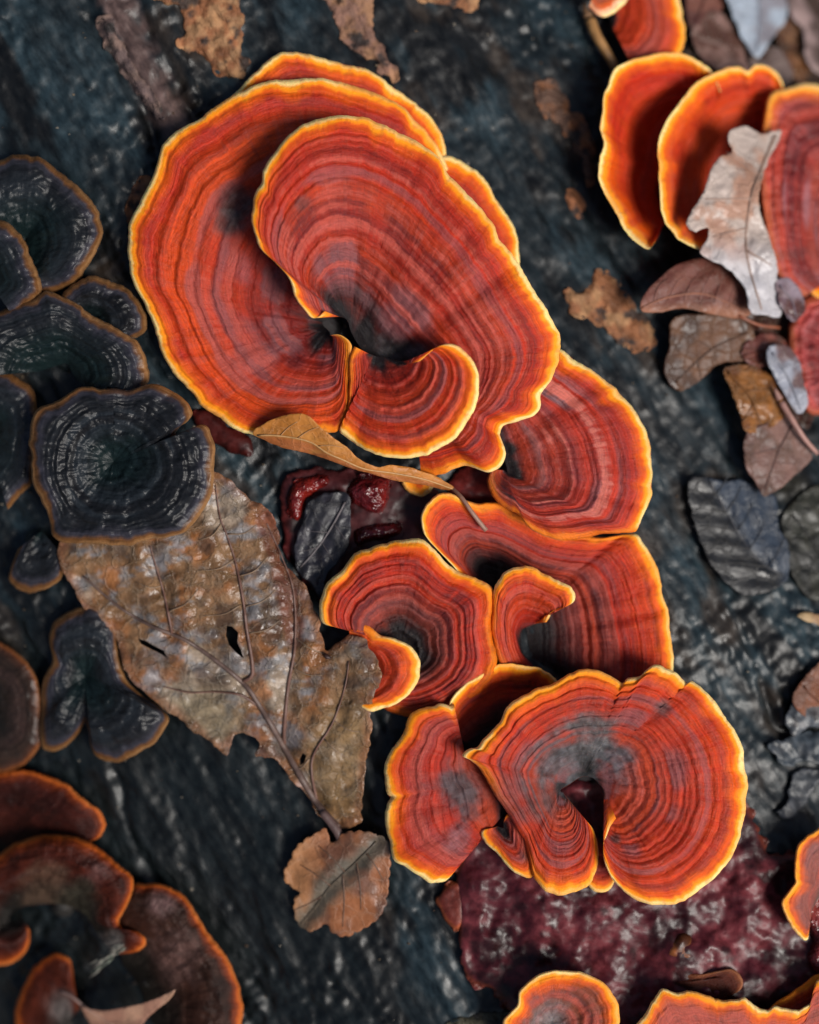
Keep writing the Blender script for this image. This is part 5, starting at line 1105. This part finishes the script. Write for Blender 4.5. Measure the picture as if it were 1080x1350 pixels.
plain_leaf('mottled brown leaf lying under the pinkish bracket rim at the top right', [(985, 70), (1005, 60), (1030, 66), (1046, 100), (1030, 116), (1000, 100)], 30, (0.14, 0.10, 0.09), (0.04, 0.02, 0.015), M_LEAF_PALE, 205, [(992, 72), (1012, 88), (1032, 110)])
c = empty('twig', pt(790, 60, 14), 'short golden brown twig sticking out left of the pale rimmed bracket', 'twig')
petiole3('twig_stem', [(778, 26, 12), (786, 46, 18), (798, 66, 20), (812, 90, 16)], 8, 6, (0.33, 0.17, 0.06), c)
petiole3('twig_bud', [(776, 22, 12), (772, 14, 11), (770, 6, 10)], 7, 3, (0.25, 0.13, 0.06), c)

# more of the wet leaf pile at the right, and crumbs of wood
plain_leaf('dark wet brown leaf at the bottom of the pile below the oak leaf', [(936, 418), (985, 400), (1040, 418), (1076, 450), (1080, 520), (1062, 566), (1030, 520), (1000, 486), (960, 476)], 22, (0.055, 0.018, 0.011), (0.025, 0.010, 0.008), M_LEAF, 211, [(945, 425), (1010, 455), (1060, 545)], [((1000, 450), (1000, 415)), ((1020, 465), (1062, 450))], rough=6)
plain_leaf('small reddish wet leaf scrap between the oak leaf stalk and the golden crumpled leaf', [(978, 462), (1000, 440), (1030, 444), (1040, 462), (1020, 480), (992, 484)], 46, (0.19, 0.05, 0.03), (0.10, 0.03, 0.025), M_LEAF, 212, [(982, 470), (1034, 456)], rough=6)
plain_leaf('dark mossy leaf cut off by the right edge beside the blackish ribbed leaf', [(1030, 690), (1044, 664), (1075, 640), (1110, 650), (1110, 780), (1070, 790), (1046, 760)], 10, (0.008, 0.008, 0.006), (0.020, 0.020, 0.013), M_LEAF_DARK, 213, [(1046, 680), (1075, 720), (1100, 770)], rough=5)
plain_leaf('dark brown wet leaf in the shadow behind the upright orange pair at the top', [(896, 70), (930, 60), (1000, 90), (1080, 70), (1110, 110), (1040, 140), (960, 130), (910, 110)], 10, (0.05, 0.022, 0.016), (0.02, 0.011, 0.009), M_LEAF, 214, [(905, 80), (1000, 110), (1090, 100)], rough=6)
plain_leaf('bronze curled leaf tip in the top right corner under the pinkish grey leaf', [(1024, 28), (1046, 10), (1070, 36), (1074, 80), (1058, 110), (1034, 84)], 24, (0.18, 0.075, 0.03), (0.06, 0.025, 0.015), M_LEAF, 215, [(1034, 24), (1052, 60), (1060, 104)], rough=7)

def crumbs():
    rs = np.random.RandomState(12); V = []; F = []
    for k in range(420):
        x, y = rs.uniform(-20, 1100), rs.uniform(-20, 1370)
        r = rs.uniform(0.8, 2.6) * (1.6 if rs.rand() < 0.1 else 1)
        z0 = float(hlog(x, y) + wood_height(np.array([x]), np.array([y]))[0])
        o = len(V); n = 5
        ang = rs.uniform(0, 6.28); el = rs.uniform(0.5, 1.0)
        for j in range(n):
            t = ang + 6.283 * j / n; q = r * rs.uniform(0.7, 1.25)
            dx, dy = q * math.cos(t), q * el * math.sin(t)
            V.append(world_xyz(np.array(x + dx), np.array(y + dy), np.array(z0 - 1.0)))
        for j in range(n):
            t = ang + 6.283 * j / n; q = r * rs.uniform(0.35, 0.75)
            V.append(world_xyz(np.array(x + q * math.cos(t)), np.array(y + q * el * math.sin(t)), np.array(z0 + r * rs.uniform(0.5, 1.0))))
        for j in range(n):
            j2 = (j + 1) % n
            F += [(o + j2, o + j, o + n + j), (o + j2, o + n + j, o + n + j2)]
        for j in range(1, n - 1):
            F.append((o + n, o + n + j + 1, o + n + j))
    V = np.array(V)
    col = np.repeat(np.array([(0.10, 0.06, 0.035), (0.16, 0.12, 0.08), (0.035, 0.025, 0.02), (0.22, 0.19, 0.15)])[rs.randint(0, 4, 420)], 10, axis=0)
    tag(mesh_obj('wood_debris', V, tris=F, mat=M_BARK, color=col, smooth=False), kind='stuff')
crumbs()
